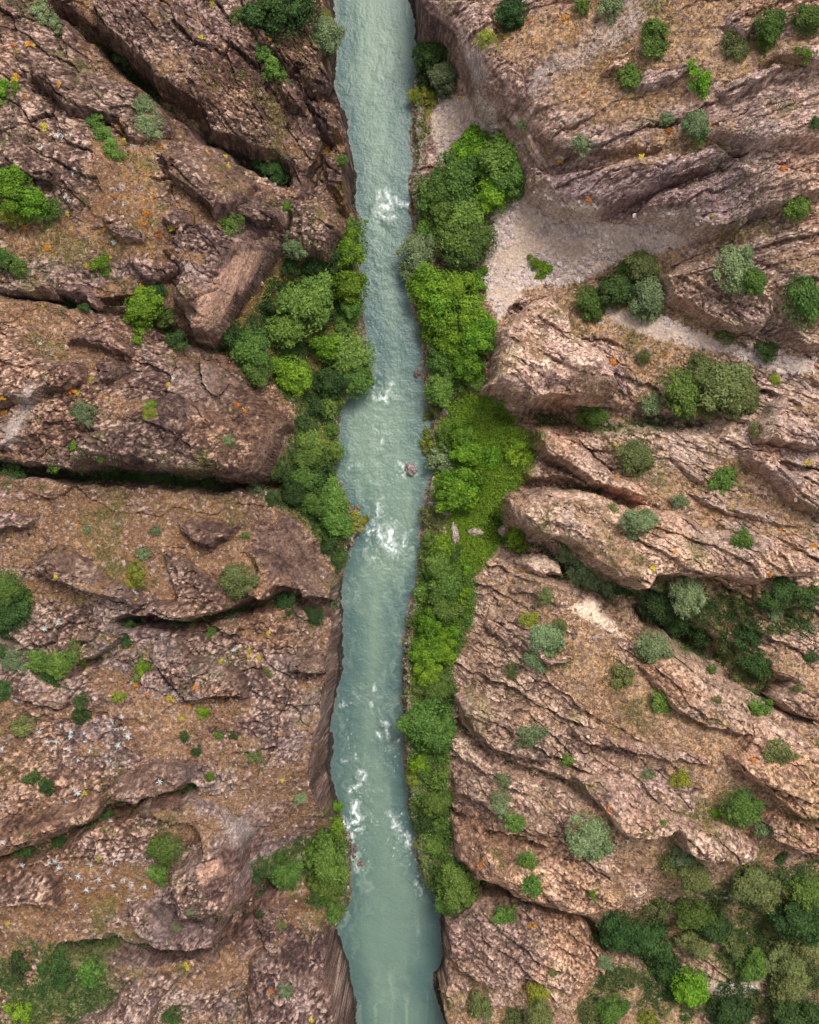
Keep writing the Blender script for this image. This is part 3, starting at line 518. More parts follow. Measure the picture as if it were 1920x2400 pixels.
# ------------------------------------------------------------------ vegetation
def leaf_mat(name, c1, c2, rough=0.6):
    m = bpy.data.materials.new(name); m.use_nodes = True; nt = m.node_tree; b = nt.nodes['Principled BSDF']; L = nt.links
    at = N(m, 'ShaderNodeVertexColor', layer_name='tint'); sp = N(m, 'ShaderNodeSeparateColor'); L.new(at.outputs[0], sp.inputs[0])
    oi = N(m, 'ShaderNodeObjectInfo'); mx = N(m, 'ShaderNodeMix', data_type='RGBA'); mx.inputs[6].default_value = (*c1, 1); mx.inputs[7].default_value = (*c2, 1)
    L.new(sp.outputs[0], mx.inputs[0])
    hs = N(m, 'ShaderNodeHueSaturation'); mr = N(m, 'ShaderNodeMapRange'); mr.inputs['To Min'].default_value = 0.7; mr.inputs['To Max'].default_value = 1.25
    mh = N(m, 'ShaderNodeMapRange'); mh.inputs['To Min'].default_value = 0.475; mh.inputs['To Max'].default_value = 0.508
    wn_ = N(m, 'ShaderNodeMath', operation='FRACT'); ml = N(m, 'ShaderNodeMath', operation='MULTIPLY'); ml.inputs[1].default_value = 7.31
    L.new(oi.outputs['Random'], mr.inputs['Value']); L.new(oi.outputs['Random'], ml.inputs[0]); L.new(ml.outputs[0], wn_.inputs[0]); L.new(wn_.outputs[0], mh.inputs['Value'])
    L.new(mx.outputs[2], hs.inputs['Color']); L.new(mr.outputs[0], hs.inputs['Value']); L.new(mh.outputs[0], hs.inputs['Hue'])
    L.new(hs.outputs[0], b.inputs['Base Color']); b.inputs['Roughness'].default_value = rough; b.inputs['Specular IOR Level'].default_value = 0.3
    tl = N(m, 'ShaderNodeBsdfTranslucent'); L.new(hs.outputs[0], tl.inputs[0]); ms = N(m, 'ShaderNodeMixShader'); ms.inputs[0].default_value = 0.28
    out = nt.nodes['Material Output']; L.new(b.outputs[0], ms.inputs[1]); L.new(tl.outputs[0], ms.inputs[2]); L.new(ms.outputs[0], out.inputs[0])
    return m
LM = {'B': leaf_mat('bright_leaves', (.030, .105, .005), (.185, .335, .018)), 'G': leaf_mat('green_leaves', (.034, .090, .013), (.155, .260, .044)),
      'D': leaf_mat('dark_leaves', (.014, .040, .009), (.055, .115, .024)), 'S': leaf_mat('silvery_leaves', (.075, .120, .042), (.245, .320, .150)),
      'Y': leaf_mat('yellow_green_leaves', (.110, .150, .012), (.330, .360, .050)), 'O': leaf_mat('olive_leaves', (.065, .090, .022), (.190, .215, .070))}
M_bark = bpy.data.materials.new('grey_bark'); M_bark.use_nodes = True; M_bark.node_tree.nodes['Principled BSDF'].inputs['Base Color'].default_value = (.13, .10, .075, 1); M_bark.node_tree.nodes['Principled BSDF'].inputs['Roughness'].default_value = .9
def leaf_cloud(pts, nrm, size, tone_):
    """folded leaf-sprig quads at pts facing nrm"""
    n = len(pts); nrm = nrm/np.linalg.norm(nrm, axis=1, keepdims=True)
    a = RNG.normal(size=(n, 3)); t1 = np.cross(nrm, a); t1 /= np.linalg.norm(t1, axis=1, keepdims=True); t2 = np.cross(nrm, t1)
    s = size*(0.6+0.8*RNG.random((n, 1))); w_ = s*(0.45+0.2*RNG.random((n, 1)))
    co = np.stack([pts-t1*s, pts-t2*w_-nrm*s*0.25, pts+t1*s, pts+t2*w_-nrm*s*0.2], 1).reshape(-1, 3)
    q = np.arange(4*n).reshape(n, 4); c = np.repeat(tone_, 4)[:, None]*np.ones(3)
    return co, q, c
def crown_mesh(name, kind, n_leaf, nlobe, lobe_r, flat, leaf, seed, loose=0.0, spread=1.0):
    r = np.random.default_rng(seed); lobes = []
    for k in range(nlobe):
        a = k*2.399+r.random()*0.8; rr = 0.76*spread*math.sqrt((k+0.4)/nlobe)*(0.70+0.5*r.random()); 
        z = flat*(1-rr*rr*1.1)+r.normal()*0.09
        wv_ = 1+0.22*math.sin(a*2+seed)+0.15*math.sin(a*3+2*seed); lobes.append((rr*math.cos(a)*wv_, rr*math.sin(a)*wv_, z, lobe_r*(0.45+0.9*r.random()), r.random()))
    P, Nn, T_ = [], [], []; wsum = sum(l[3]**2 for l in lobes)
    for lx, ly, lz, lr, lt in lobes:
        n = int(n_leaf*lr*lr/wsum); d = r.normal(size=(n, 3)); d /= np.linalg.norm(d, axis=1, keepdims=True); d[:, 2] = np.where(d[:, 2] < -0.35, -d[:, 2], d[:, 2])
        rad = lr*(1-np.abs(r.normal(size=(n, 1)))*0.30); rad = rad*(1+0.26*np.sin(d[:, :1]*9+lt*9)*np.cos(d[:, 1:2]*8+lt*5)+loose*r.normal(size=(n, 1))*0.2)
        P.append(d*rad*(1, 1, 0.8)+(lx, ly, lz)); Nn.append(d*0.9+r.normal(size=(n, 3))*0.75+(0, 0, 0.45)); T_.append(np.clip(0.05+0.30*lt+0.25*(d[:, 2] > 0.2)*lt+0.75*r.random(n)**1.5, 0, 1))
    n = n_leaf//7; a = r.random(n)*6.283; q_ = np.sqrt(r.random(n))*1.06; P.append(np.stack([q_*np.cos(a), q_*np.sin(a), flat*(1-q_*q_)*r.random(n)*1.15], 1)); Nn.append(r.normal(size=(n, 3))*.8+(0, 0, .6)); T_.append(r.random(n)*.8)
    co, q, c = leaf_cloud(np.concatenate(P), np.concatenate(Nn), leaf, np.concatenate(T_))
    co[:, 2] = np.maximum(co[:, 2], -0.15)
    return mesh_from(name, co, q, c, LM[kind])
def tube(path, rads, sides=6):
    co = []; q = []
    for (px, py, pz), r in zip(path, rads):
        for k in range(sides): co.append((px+r*math.cos(6.283*k/sides), py+r*math.sin(6.283*k/sides), pz))
    for j in range(len(path)-1):
        for k in range(sides): a = j*sides+k; b = j*sides+(k+1) % sides; q.append((a, b, b+sides, a+sides))
    return co, q
def trunk_mesh(name, seed, limbs):
    r = random.Random(seed); co, q = [], []
    def add(p, rd):
        c, f = tube(p, rd); o = len(co); co.extend(c); q.extend([tuple(i+o for i in t) for t in f])
    add([(0, 0, -0.6), (.02, .01, -.2), (.05, -.03, .1), (0, .04, .45)], [.085, .065, .05, .02])
    for k in range(limbs):
        a = 6.283*k/limbs+r.random(); add([(.03, 0, -.1+.05*k/limbs), (.25*math.cos(a), .25*math.sin(a), .15), (.6*math.cos(a), .6*math.sin(a), .3)], [.035, .025, .008])
    return mesh_from(name, np.array(co), np.array(q), None, M_bark, True)
CR = {}; SH = {}
for k_ in LM:
    lo = 0.9 if k_ in 'SOY' else 0.5
    CR[k_] = [crown_mesh('crown_'+k_, k_, 7500, nl, .29, .55, .062, 10*i+ord(k_), lo) for i, nl in enumerate((17, 23, 30))]
    SH[k_] = [crown_mesh('foliage_'+k_, k_, 2000, nl, .32, .45, .080, 77*i+ord(k_), lo+.6, 1.18) for i, nl in enumerate((10, 14, 19))]
TK = [trunk_mesh('trunk_mesh', i, 5) for i in range(3)]
PLANTS = """590,20,55,D 560,37,28,S 635,15,38,D 682,72,32,S 685,108,20,D 715,68,11,Y 685,38,16,Y 553,108,24,G 575,148,26,G 500,33,16,O 88,25,22,S 115,52,16,S 262,132,20,D 300,225,26,S 312,268,24,S 197,258,20,G 215,285,20,G 235,318,22,G 6,190,24,B
18,400,44,B 62,430,36,B 105,445,28,G 25,445,30,Y 573,357,30,D 548,345,16,D 720,337,14,G 480,475,27,G 604,435,9,B 622,515,30,S 5,545,26,G 43,565,24,G 207,557,26,B 300,640,34,B 295,680,26,B 345,662,28,G 335,612,20,D 143,640,20,D 178,648,12,D 368,715,22,D
743,480,25,G 735,520,32,B 735,600,38,B 740,645,30,G 640,640,52,G 590,690,40,G 690,730,34,B 740,750,42,G 745,800,34,G 520,730,42,G 540,775,30,G 480,700,28,D 612,790,34,B 580,770,20,G 660,560,28,D 610,560,22,D 700,545,28,D 700,805,30,D 665,860,24,D 692,850,26,G 617,840,12,S 640,900,26,D 655,935,30,G 695,905,20,G 648,965,34,G 700,950,24,G 640,1010,32,G 672,1000,28,D 615,1040,30,D 658,1060,34,G 695,1060,38,G 705,1100,34,G 745,1100,22,Y 764,1098,12,Y 695,1150,28,D 712,1180,22,D 540,1035,20,S 570,1050,18,D 715,770,26,G 722,685,20,G 700,600,26,D 685,670,24,D 560,640,24,D 545,700,22,D 600,740,20,G 655,800,20,D
230,1000,26,D 270,1000,26,D 310,1005,22,D 380,1010,26,D 345,1002,18,D 25,1000,22,D 115,983,12,G 430,1012,18,D 175,870,22,S 315,870,14,Y 320,852,10,B 480,928,13,S 155,940,8,B 215,965,10,G
301,1165,16,S 183,1115,10,S 327,1117,11,S 516,1130,10,G 285,1208,22,Y 270,1232,10,Y 500,1223,32,O 15,1235,30,G 20,1290,34,D 48,1260,26,G 8,1325,20,D 272,1318,16,D 271,1352,14,D 485,1293,18,D 600,1273,22,D 660,1298,20,D 445,1333,12,G 85,1395,26,G 120,1400,32,G 110,1430,24,D 145,1385,18,G 175,1400,12,B 30,1390,22,S 160,1365,17,O 2,1370,14,D 2,1455,20,D 300,1410,18,B 250,1469,14,Y 170,1478,17,D 172,1508,20,D 45,1525,24,O 425,1500,13,B 388,1550,12,D 460,1548,9,G 492,1548,9,D 412,1580,12,D 530,1592,18,O 563,1415,10,O
72,1640,22,D 100,1658,15,D 405,1657,20,D 443,1634,11,B 228,1717,16,D 192,1742,10,D 126,1775,18,D 55,1800,24,D 350,1790,34,G 335,1838,24,G 630,1680,14,S 705,1700,14,B 702,1740,24,B 685,1810,48,G 680,1860,42,G 703,1918,22,G 600,1840,30,G 583,1800,14,G 630,1802,14,S 540,1840,20,D 660,1785,26,B 732,1970,8,Y 787,2150,20,B 765,1845,13,Y 602,2092,16,S 362,2140,22,D 42,2030,26,D 90,2037,16,D 125,2020,24,D 190,2050,28,G 130,2060,28,D 45,2130,24,B 225,1990,22,O 120,2100,20,O 548,1925,10,D 370,1955,10,S 590,1947,10,O 400,1920,8,S 660,1900,20,D
1078,22,32,D 1080,50,22,D 1025,85,20,Y 1225,12,18,G 1288,8,26,S 905,115,32,D 900,165,28,D 925,140,22,D 940,158,30,S 932,192,20,S 898,207,24,Y 876,200,16,Y 1380,62,28,G 1378,98,28,G 1326,160,28,G 1475,168,25,B 1550,92,26,O 1560,110,16,O 1622,52,30,G 1612,90,24,G 1703,38,32,G 1695,115,18,B 1405,248,17,S 1465,262,32,S 1475,288,16,G 1228,305,22,S 1103,262,14,S 1678,435,32,G 1718,258,14,D
1000,320,46,B 1052,335,50,G 1075,378,36,G 1040,405,42,B 965,370,48,G 918,402,44,G 932,440,36,G 982,455,42,G 960,505,46,G 1005,500,38,G 905,475,28,G 980,540,32,D 880,530,32,S 872,568,24,S 905,600,40,B 960,610,40,B 1003,598,28,B 930,655,44,B 985,670,46,B 1012,705,32,B 950,710,44,B 908,700,28,B 936,765,36,G 985,762,36,B 1000,795,24,G 930,815,32,G 962,808,26,G 920,858,18,O 905,875,14,O 905,930,24,Y 928,968,28,S 940,925,26,G 972,915,30,B 985,955,30,B 1090,940,28,B 1103,975,24,B 965,1030,46,B 910,1090,22,O 1040,968,24,B 1022,1012,20,B 1092,1138,28,B
908,1140,24,G 932,1152,24,B 920,1192,30,G 947,1232,36,G 900,1250,26,G 932,1282,34,G 975,1252,22,B 905,1312,36,B 932,1332,28,B 878,1310,16,O 900,1372,34,B 937,1370,30,B 962,1330,20,B 900,1422,30,B 927,1450,30,G 885,1450,16,O 905,1530,44,G 927,1552,30,G 870,1540,14,O 885,1610,24,B 922,1640,28,G 872,1640,14,Y 920,1690,30,G 897,1730,26,D 932,1735,20,G 915,1785,18,G 880,1780,10,O 943,1840,30,G 965,1872,40,G 952,1902,32,G 905,1850,14,O 865,1130,14,O 960,1160,18,D 985,1200,16,B
1125,552,16,B 1147,568,16,B 1245,634,32,G 1300,610,38,D 1325,568,28,G 1355,560,32,O 1365,632,38,S 1340,600,28,G 1550,565,42,S 1590,588,30,G 1695,632,46,G 1530,705,20,O 1615,738,24,D 1437,820,40,G 1430,852,24,G 1480,790,34,O 1530,815,50,O 1475,765,22,O 1562,840,34,O 1500,850,28,O 1370,850,24,S 1243,872,30,G 1632,800,13,Y 1355,753,14,O 1338,962,30,O 1525,1010,26,G 1595,905,18,O 1430,1055,17,S 1345,1098,30,S 1332,1125,18,S 1288,1070,11,O
1562,1145,28,G 1195,1160,24,S 1225,1198,28,S 1250,1225,26,S 1282,1240,18,S 1395,1270,40,D 1450,1255,38,S 1425,1302,32,D 1650,1245,32,D 1610,1262,24,D 1700,1250,28,D 1630,1285,20,S 1475,1335,24,D 1590,1400,34,D 1565,1420,22,O 1578,1340,26,D 1530,1360,24,O 1150,1256,14,O 1118,1306,19,Y 1180,1318,15,O 1155,1348,30,S 1130,1387,22,S 1078,1412,15,O 1375,1363,32,S 1312,1425,26,O 1398,1480,27,G 1493,1413,14,G 1510,1475,10,O 1597,1493,28,G 1122,1550,26,S 1195,1600,14,G 1642,1590,28,O 1707,1383,13,D 1680,1450,12,O
1060,1645,17,S 1055,1680,19,S 1057,1705,15,S 1085,1733,20,G 1435,1638,19,Y 1368,1635,14,S 1560,1703,34,G 1612,1742,22,S 1507,1712,13,B 1242,1765,42,S 1112,1815,23,G 1122,1865,23,G 1248,1880,10,B 1645,1805,13,D 1395,1732,8,G 1063,1928,26,G 1290,1948,28,S 1310,1965,38,D 1365,1978,38,D 1265,1982,20,D 1465,1925,36,G 1500,1950,32,D 1390,1910,28,O 1440,1800,24,S 1410,1820,26,O 1465,1850,34,O 1590,1860,36,O 1615,1895,28,O 1695,1870,38,G 1680,1930,42,D 1465,1990,32,O 1405,2045,46,D 1380,2010,32,D 1457,2080,36,B 1420,2088,24,D 1590,2035,36,G 1660,2020,40,O 1665,2080,34,O 1705,1985,32,O 1540,2130,40,D 1660,2135,46,D 1715,2140,30,D 1600,2110,26,O 1133,2090,23,Y 1015,2118,26,O 1135,2140,30,O 1290,2125,30,G 1240,2140,24,O 1085,2140,22,O 1362,2145,17,Y 1275,2027,15,S 1167,2043,11,O 1545,1990,22,O 1625,1950,20,O"""
ZONES = [(60,60,'in the top left corner'),(420,120,'on the long dark ridge at upper left'),(610,90,'on the left bank cliff at the top'),(230,280,'on the orange slope at upper left'),(60,430,'near the left edge above the dark ledge'),(500,380,'in the gully behind the left bank crag'),
 (280,640,'above the big brown promontory'),(630,680,'in the thicket left of the river'),(735,600,'on the left bank upstream of the bend'),(670,960,'on the left bank at the river bend'),(720,1120,'on the left bank by the lower rapid'),(350,850,'on the big brown promontory'),(290,1005,'in the dark chasm'),
 (380,1180,'on the slope below the dark chasm'),(30,1270,'at the left edge below the chasm'),(110,1400,'at the left edge halfway down the photo'),(350,1400,'on the stony plateau left of the river'),(190,1560,'near the upper spiky plants'),(480,1560,'on the brown cliff top'),(120,1740,'by the pale rock ribs'),(330,1830,'by the round rock dome'),(670,1830,'on the lower left bank'),
 (120,2050,'in the bottom left corner'),(500,2060,'on the cliff at bottom left'),(915,170,'beneath the overhanging cliff nose'),(1070,60,'above the overhanging cliff nose'),(1370,100,'on the upper right slope'),(1620,80,'in the top right corner'),(1400,280,'on the layered crag at upper right'),(1690,400,'at the right edge above the gravel gully'),
 (990,420,'between the river and gravel fan'),(1140,560,'on the gravel fan'),(1320,610,'between the gravel fan and dark crag'),(1620,620,'on the dark undercut crag'),(950,700,'on the right bank beside the wedge crag'),(1480,820,'on the slope right of the wedge crag'),(1243,872,'in the hollow under the wedge crag'),(1000,980,'around the bright grassy patch'),
 (1400,1020,'above the long pinkish ridge'),(1470,1130,'on the long pinkish ridge'),(1220,1200,'under the near end of the pinkish ridge'),(1430,1290,'in the dark hollow under the ridge'),(1620,1340,'in the shaded ravine at right'),(930,1260,'on the right bank below the grassy patch'),(905,1480,'on the right bank beside the tan slope'),
 (1140,1340,'on the tan slope beside the pale scar'),(1400,1450,'on the broad tan slope'),(1090,1650,'on the lower tan slope'),(920,1740,'on the lower right bank'),(1540,1700,'on the striped slabs at lower right'),(1180,1830,'on the broad lower slab'),(1490,1900,'in the scrub below the striped ridge'),(1690,1900,'at the lower right edge'),
 (1350,2010,'in the dark thicket below the lower slab'),(1640,2090,'in the bottom right corner'),(1120,2110,'at the bottom right of the river')]
ORD = ['first','second','third','fourth','fifth','sixth','seventh','eighth','ninth','tenth','eleventh','twelfth','thirteenth','fourteenth','fifteenth','sixteenth','seventeenth','eighteenth','nineteenth','twentieth']
def label_all(items, limit=16):
    """items: (object, x, y, phrase) - give each a label of its own from its look, its landmark and its place among its like there"""
    by = {}
    for o, x, y, ph in items:
        zi = min(range(len(ZONES)), key=lambda i: (ZONES[i][0]-x)**2+(ZONES[i][1]-y)**2); by.setdefault((zi, ph), []).append((o, x, y))
    for (zi, ph), L in by.items():
        base = ph+' '+ZONES[zi][2]
        if len(L) == 1: L[0][0]['label'] = base; continue
        xs = [l[1] for l in L]; ys = [l[2] for l in L]; hor = max(xs)-min(xs) >= max(ys)-min(ys)
        L.sort(key=lambda l: l[1] if hor else l[2]); n = len(L)
        for k, l in enumerate(L):
            if n <= 2: t = ('left one', 'right one')[k] if hor else ('upper one', 'lower one')[k]
            elif k == 0: t = 'leftmost' if hor else 'topmost'
            elif k == n-1: t = 'rightmost' if hor else 'lowest'
            else: t = (ORD[k] if k < 20 else str(k+1)+'th')+(' from left' if hor else ' from top')
            l[0]['label'] = base+', '+t
COLN = {'B': 'bright green', 'G': 'mid green', 'D': 'dark green', 'S': 'silvery green', 'Y': 'yellow green', 'O': 'dull olive'}
items = []; tp = [tuple(t.split(',')) for t in PLANTS.split()]
px = np.array([float(t[0]) for t in tp]); py = np.array([float(t[1]) for t in tp]); pr = np.array([float(t[2]) for t in tp])
bx, by_, bz = place(px, py, 0.0); k0 = (CAM_Z-bz)/FPX; rm = pr*k0*1.06
isT = pr >= 30
up = np.where(isT, rm*0.95, rm*0.35)
bx, by_, bz = place(px, py, up)
for n, (a, b_, c_, kd) in enumerate(tp):
    r = rm[n]; tree = isT[n]; nm = 'tree' if tree else 'shrub'
    e = bpy.data.objects.new(nm, None); C.objects.link(e); e.location = (bx[n], by_[n], bz[n]); e.rotation_euler = (0, 0, random.random()*6.28)
    sx = r*(0.82+0.36*random.random()); sy = r*(0.82+0.36*random.random())
    e['category'] = nm; e['group'] = 'trees along the gorge' if tree else 'shrubs on the gorge slopes'
    cr = bpy.data.objects.new('crown' if tree else 'foliage', random.choice((CR if tree else SH)[kd])); C.objects.link(cr); cr.parent = e
    cr.scale = (sx, sy, r*0.95); cr.location = (0, 0, r*0.65 if tree else r*0.12)
    tk = bpy.data.objects.new('trunk' if tree else 'stem', random.choice(TK)); C.objects.link(tk); tk.parent = e
    tk.scale = (r, r, r*1.2 if tree else r*0.7); tk.location = (0, 0, r*0.65 if tree else r*0.3)
    size = 'large' if pr[n] >= 38 else '' if pr[n] >= 22 else 'small' if pr[n] >= 14 else 'tiny'
    items.append((e, float(a), float(b_), (size+' '+COLN[kd]+' '+nm).strip()))
label_all(items)
# ------------------------------------------------------------------ orange and yellow tufts, white spiky plants
M_or = leaf_mat('orange_leaves', (.42, .16, .02), (.72, .36, .05)); M_ye = leaf_mat('yellow_leaves', (.34, .27, .03), (.62, .52, .08))
LM['o'] = M_or; LM['y'] = M_ye
TU = {k_: [crown_mesh('tuft_'+k_, k_, 150, nl, .60, .35, .22, 5*i+3, .6) for i, nl in enumerate((4, 5, 6))] for k_ in 'oy'}
TUFTS = """35,112,y 60,95,o 73,98,y 35,160,o 32,170,y 54,206,o 400,67,y 382,37,y 425,80,y 520,62,y 567,83,o 447,10,y 308,308,y 338,310,o 437,322,y 480,352,y 325,414,o 222,483,o 304,474,o 335,496,o 53,477,o 143,451,y 690,315,o 685,322,y 95,270,y 100,525,o 305,450,o 298,601,o 233,543,y 200,768,o 193,798,y 226,829,o 165,828,y 152,823,o 5,837,o 10,870,o 355,811,y 410,780,y 500,855,o 515,865,o 485,863,y 93,645,y 165,1106,o 285,1262,y 118,1213,y 400,1486,o 413,1449,o 287,1441,o 312,1462,o 525,1370,y 523,1381,y 545,1385,y 465,1393,y 360,1470,y 382,1512,y 565,1333,y 595,1640,y 210,1807,y 180,1670,y 393,2033,y 570,2088,o 655,2145,y 18,1943,y
1120,44,o 1090,70,o 1190,37,o 1062,78,y 972,207,y 1232,193,o 1570,155,y 1650,355,o 1408,275,o 1105,1205,o 1420,1164,o 1645,1117,o 1662,1125,o 1714,1150,o 1300,1006,o 1700,975,y 1453,1344,y 1176,1530,y 1587,1599,o 1282,1705,o 1213,1738,o 1013,1820,o 1115,1948,o 1128,1948,o 1620,1210,o 1715,770,o 1297,940,y 1375,1195,y 125,180,o 30,95,o 180,560,y 360,480,y 262,300,y 475,330,y 1240,420,o 1180,340,y 1350,330,y 1500,455,y 1290,760,o 1400,745,o 1580,985,o 1540,1070,y"""
items = []; tp = [t.split(',') for t in TUFTS.split()]
px = np.array([float(t[0]) for t in tp]); py = np.array([float(t[1]) for t in tp]); tx, ty, tz = place(px, py, 0.1)
for n, t in enumerate(tp):
    s = random.uniform(.22, .50); o = link(random.choice(TU[t[2]]), 'flowering_tuft', category='tuft', group='orange and yellow tufts on the slopes')
    o.location = (tx[n], ty[n], tz[n]+0.05); o.rotation_euler = (0, 0, random.random()*6.28); o.scale = (s, s*random.uniform(.7, 1.2), s*.8)
    items.append((o, px[n], py[n], ('tiny orange tuft' if t[2] == 'o' else 'tiny yellow tuft')))
label_all(items)
M_wh = bpy.data.materials.new('white_dry_leaves'); M_wh.use_nodes = True; b = M_wh.node_tree.nodes['Principled BSDF']; b.inputs['Base Color'].default_value = (.42, .45, .46, 1); b.inputs['Roughness'].default_value = .7
def spiky(seed, nb):
    r = random.Random(seed); co, q = [], []
    for k in range(nb):
        a = 6.283*k/nb+r.uniform(-.25, .25); L = r.uniform(.55, 1.1); w_ = r.uniform(.05, .09); c, s = math.cos(a), math.sin(a); e = r.uniform(.15, .6)
        o = len(co)
        for t, ww in ((.05, .6), (.35, 1), (.7, .8), (1, .15)):
            z = e*L*math.sin(t*2.2)*.6; x, y = c*L*t, s*L*t
            co += [(x-s*w_*ww, y+c*w_*ww, z), (x+s*w_*ww, y-c*w_*ww, z+.02), (x, y, z-.05)]
        for j in range(3):
            for m_ in range(3): a0 = o+3*j+m_; a1 = o+3*j+(m_+1) % 3; q.append((a0, a1, a1+3, a0+3))
    return mesh_from('spiky_rosette', np.array(co), np.array(q), None, M_wh)
SP = [spiky(i, nb) for i, nb in enumerate((13, 9, 7, 11, 5))]
WHITE = """137,238 123,285 135,287 150,283 90,310 278,308 155,366 137,415 145,422 262,430 280,455 240,510 290,712 365,797 283,1248 125,1305 122,1312 93,1323 342,1339 493,1368 155,1454 35,1475 278,1436 375,1472 368,1493 456,1487 258,1508 237,1520 232,1530 130,1526 178,1543 150,1550 145,1575 190,1580 272,1552 225,1590 250,1568 235,1600 165,1600 100,1560 5,1575 55,1570 85,1540 300,1502 155,1660 165,1668 140,1690 235,1728 337,1645 7,1773 286,1803 305,1808 325,1808 240,1812 252,1798 192,1820 228,1835 208,1851 148,1848 165,1843 183,1872 238,1864 262,1850 275,1857 278,1862 305,1865 290,1887 272,1893 117,1812 124,1826 237,1922 162,1957 160,1905 105,1815 50,1820 1650,965 1678,968 1718,955 1322,1770 1263,680 243,1535 262,1535 270,1548 235,1515 180,1560 192,1570 205,1575 150,1540 228,1608 240,1615 110,1575 120,1560"""
items = []; tp = [t.split(',') for t in WHITE.split()]
px = np.array([float(t[0]) for t in tp]); py = np.array([float(t[1]) for t in tp]); tx, ty, tz = place(px, py, 0.1)
for n, t in enumerate(tp):
    s = random.uniform(.28, .58); o = link(random.choice(SP), 'spiky_plant', category='spiky plant', group='white spiky plants on the left slopes')
    o.location = (tx[n], ty[n], tz[n]+0.08); o.rotation_euler = (random.uniform(-.2, .2), random.uniform(-.2, .2), random.random()*6.28); o.scale = (s, s, s)
    items.append((o, px[n], py[n], 'white star shaped spiky plant'))
label_all(items)
# ------------------------------------------------------------------ ground cover nobody could count
def scatter(n, weight, zoff=0.0):
    """random ground points in view, kept in proportion to a weight field"""
    out = []; got = 0
    w_ = weight*core*(np.abs(X) < 57)*(np.abs(Y) < 72)
    j = RNG.integers(0, ny-1, n*40); i = RNG.integers(0, nx-1, n*40); k = RNG.random(n*40) < w_[j, i]; j, i = j[k][:n], i[k][:n]
    fx, fy = RNG.random(len(i)), RNG.random(len(i)); x = GX[i]+(GX[i+1]-GX[i])*fx; y = GY[j]+(GY[j+1]-GY[j])*fy
    return x, y, ground_z(x, y)+zoff
def clumps(name, n, weight, size, rise, per, mat, spread, tone_lo=0.0, **props):
    x, y, z = scatter(n, weight); m = len(x); P = np.repeat(np.stack([x, y, z], 1), per, 0)
    sc_ = np.repeat(0.6+0.8*RNG.random(m), per)[:, None]
    off = RNG.normal(size=(m*per, 3))*np.array([spread, spread, rise*0.5])*sc_; off[:, 2] = np.abs(off[:, 2])+rise*0.3
    nr = RNG.normal(size=(m*per, 3))*0.8+(0, 0, 0.9); tn = np.clip(np.repeat(RNG.random(m), per)*0.6+0.4*RNG.random(m*per)+tone_lo, 0, 1)
    co, q, c = leaf_cloud(P+off, nr, size, tn); link(mesh_from(name, co, q, c, mat), name, kind='stuff', **props)
LM['grass'] = leaf_mat('grass_blades', (.065, .135, .008), (.23, .335, .022))
clumps('grass', 9000, grassm*(bd > 0.4)*(1-inrock)*(0.4+0.8*(med > -0.15)), 0.13, 0.35, 9, LM['grass'], 0.26)
clumps('undergrowth', 9000, np.maximum(under, np.maximum(.6*under2, sst(1.5, 4, gul)))*(bd > 0.4)*(1-inrock)*(med > -0.1), 0.15, 0.4, 8, LM['D'], 0.3)
clumps('mossy_undergrowth', 2500, under*(bd > 0.4)*(1-inrock)*(med < 0.0), 0.13, 0.2, 6, LM['Y'], 0.25)
M_dry = leaf_mat('dry_grass_blades', (.17, .10, .04), (.44, .30, .13))
clumps('dry_grass', 26000, (1-rk)*(1-gravel)*(1-grassm)*(1-.8*under)*(bd > 1)*(0.15+0.8*sst(-.3, .3, med)), 0.10, 0.16, 4, M_dry, 0.14)
near = np.zeros_like(X)
for x_, y_, r_ in zip(bx, by_, rm):
    i0, i1 = np.searchsorted(GX, (x_-3*r_, x_+3*r_)); j0, j1 = np.searchsorted(GY, (y_-3*r_, y_+3*r_))
    near[j0:j1, i0:i1] = np.maximum(near[j0:j1, i0:i1], np.exp(-((X[j0:j1, i0:i1]-x_)**2+(Y[j0:j1, i0:i1]-y_)**2)/(1.5*r_*r_)))
clumps('bank_scrub', 5000, sst(-.1,.2,bd)*mask([UNDER2[0]], 8)*(bd > .3)*(1-inrock), 0.15, 0.5, 9, LM['G'], 0.28)
clumps('low_scrub', 7000, near*(bd > 0.5)*(1-gravel)*(0.5+med), 0.12, 0.25, 7, LM['O'], 0.22)
clumps('green_weeds', 6000, (1-.7*rk)*(1-gravel)*(bd > 1)*sst(0.22, 0.5, fbm(X*0.16, Y*0.16, 4, 2, 0.6)), 0.11, 0.2, 6, LM['O'], 0.2)
clumps('bank_reeds', 1800, lowbank*(1-grassm), 0.2, 0.5, 6, LM['O'], 0.25)
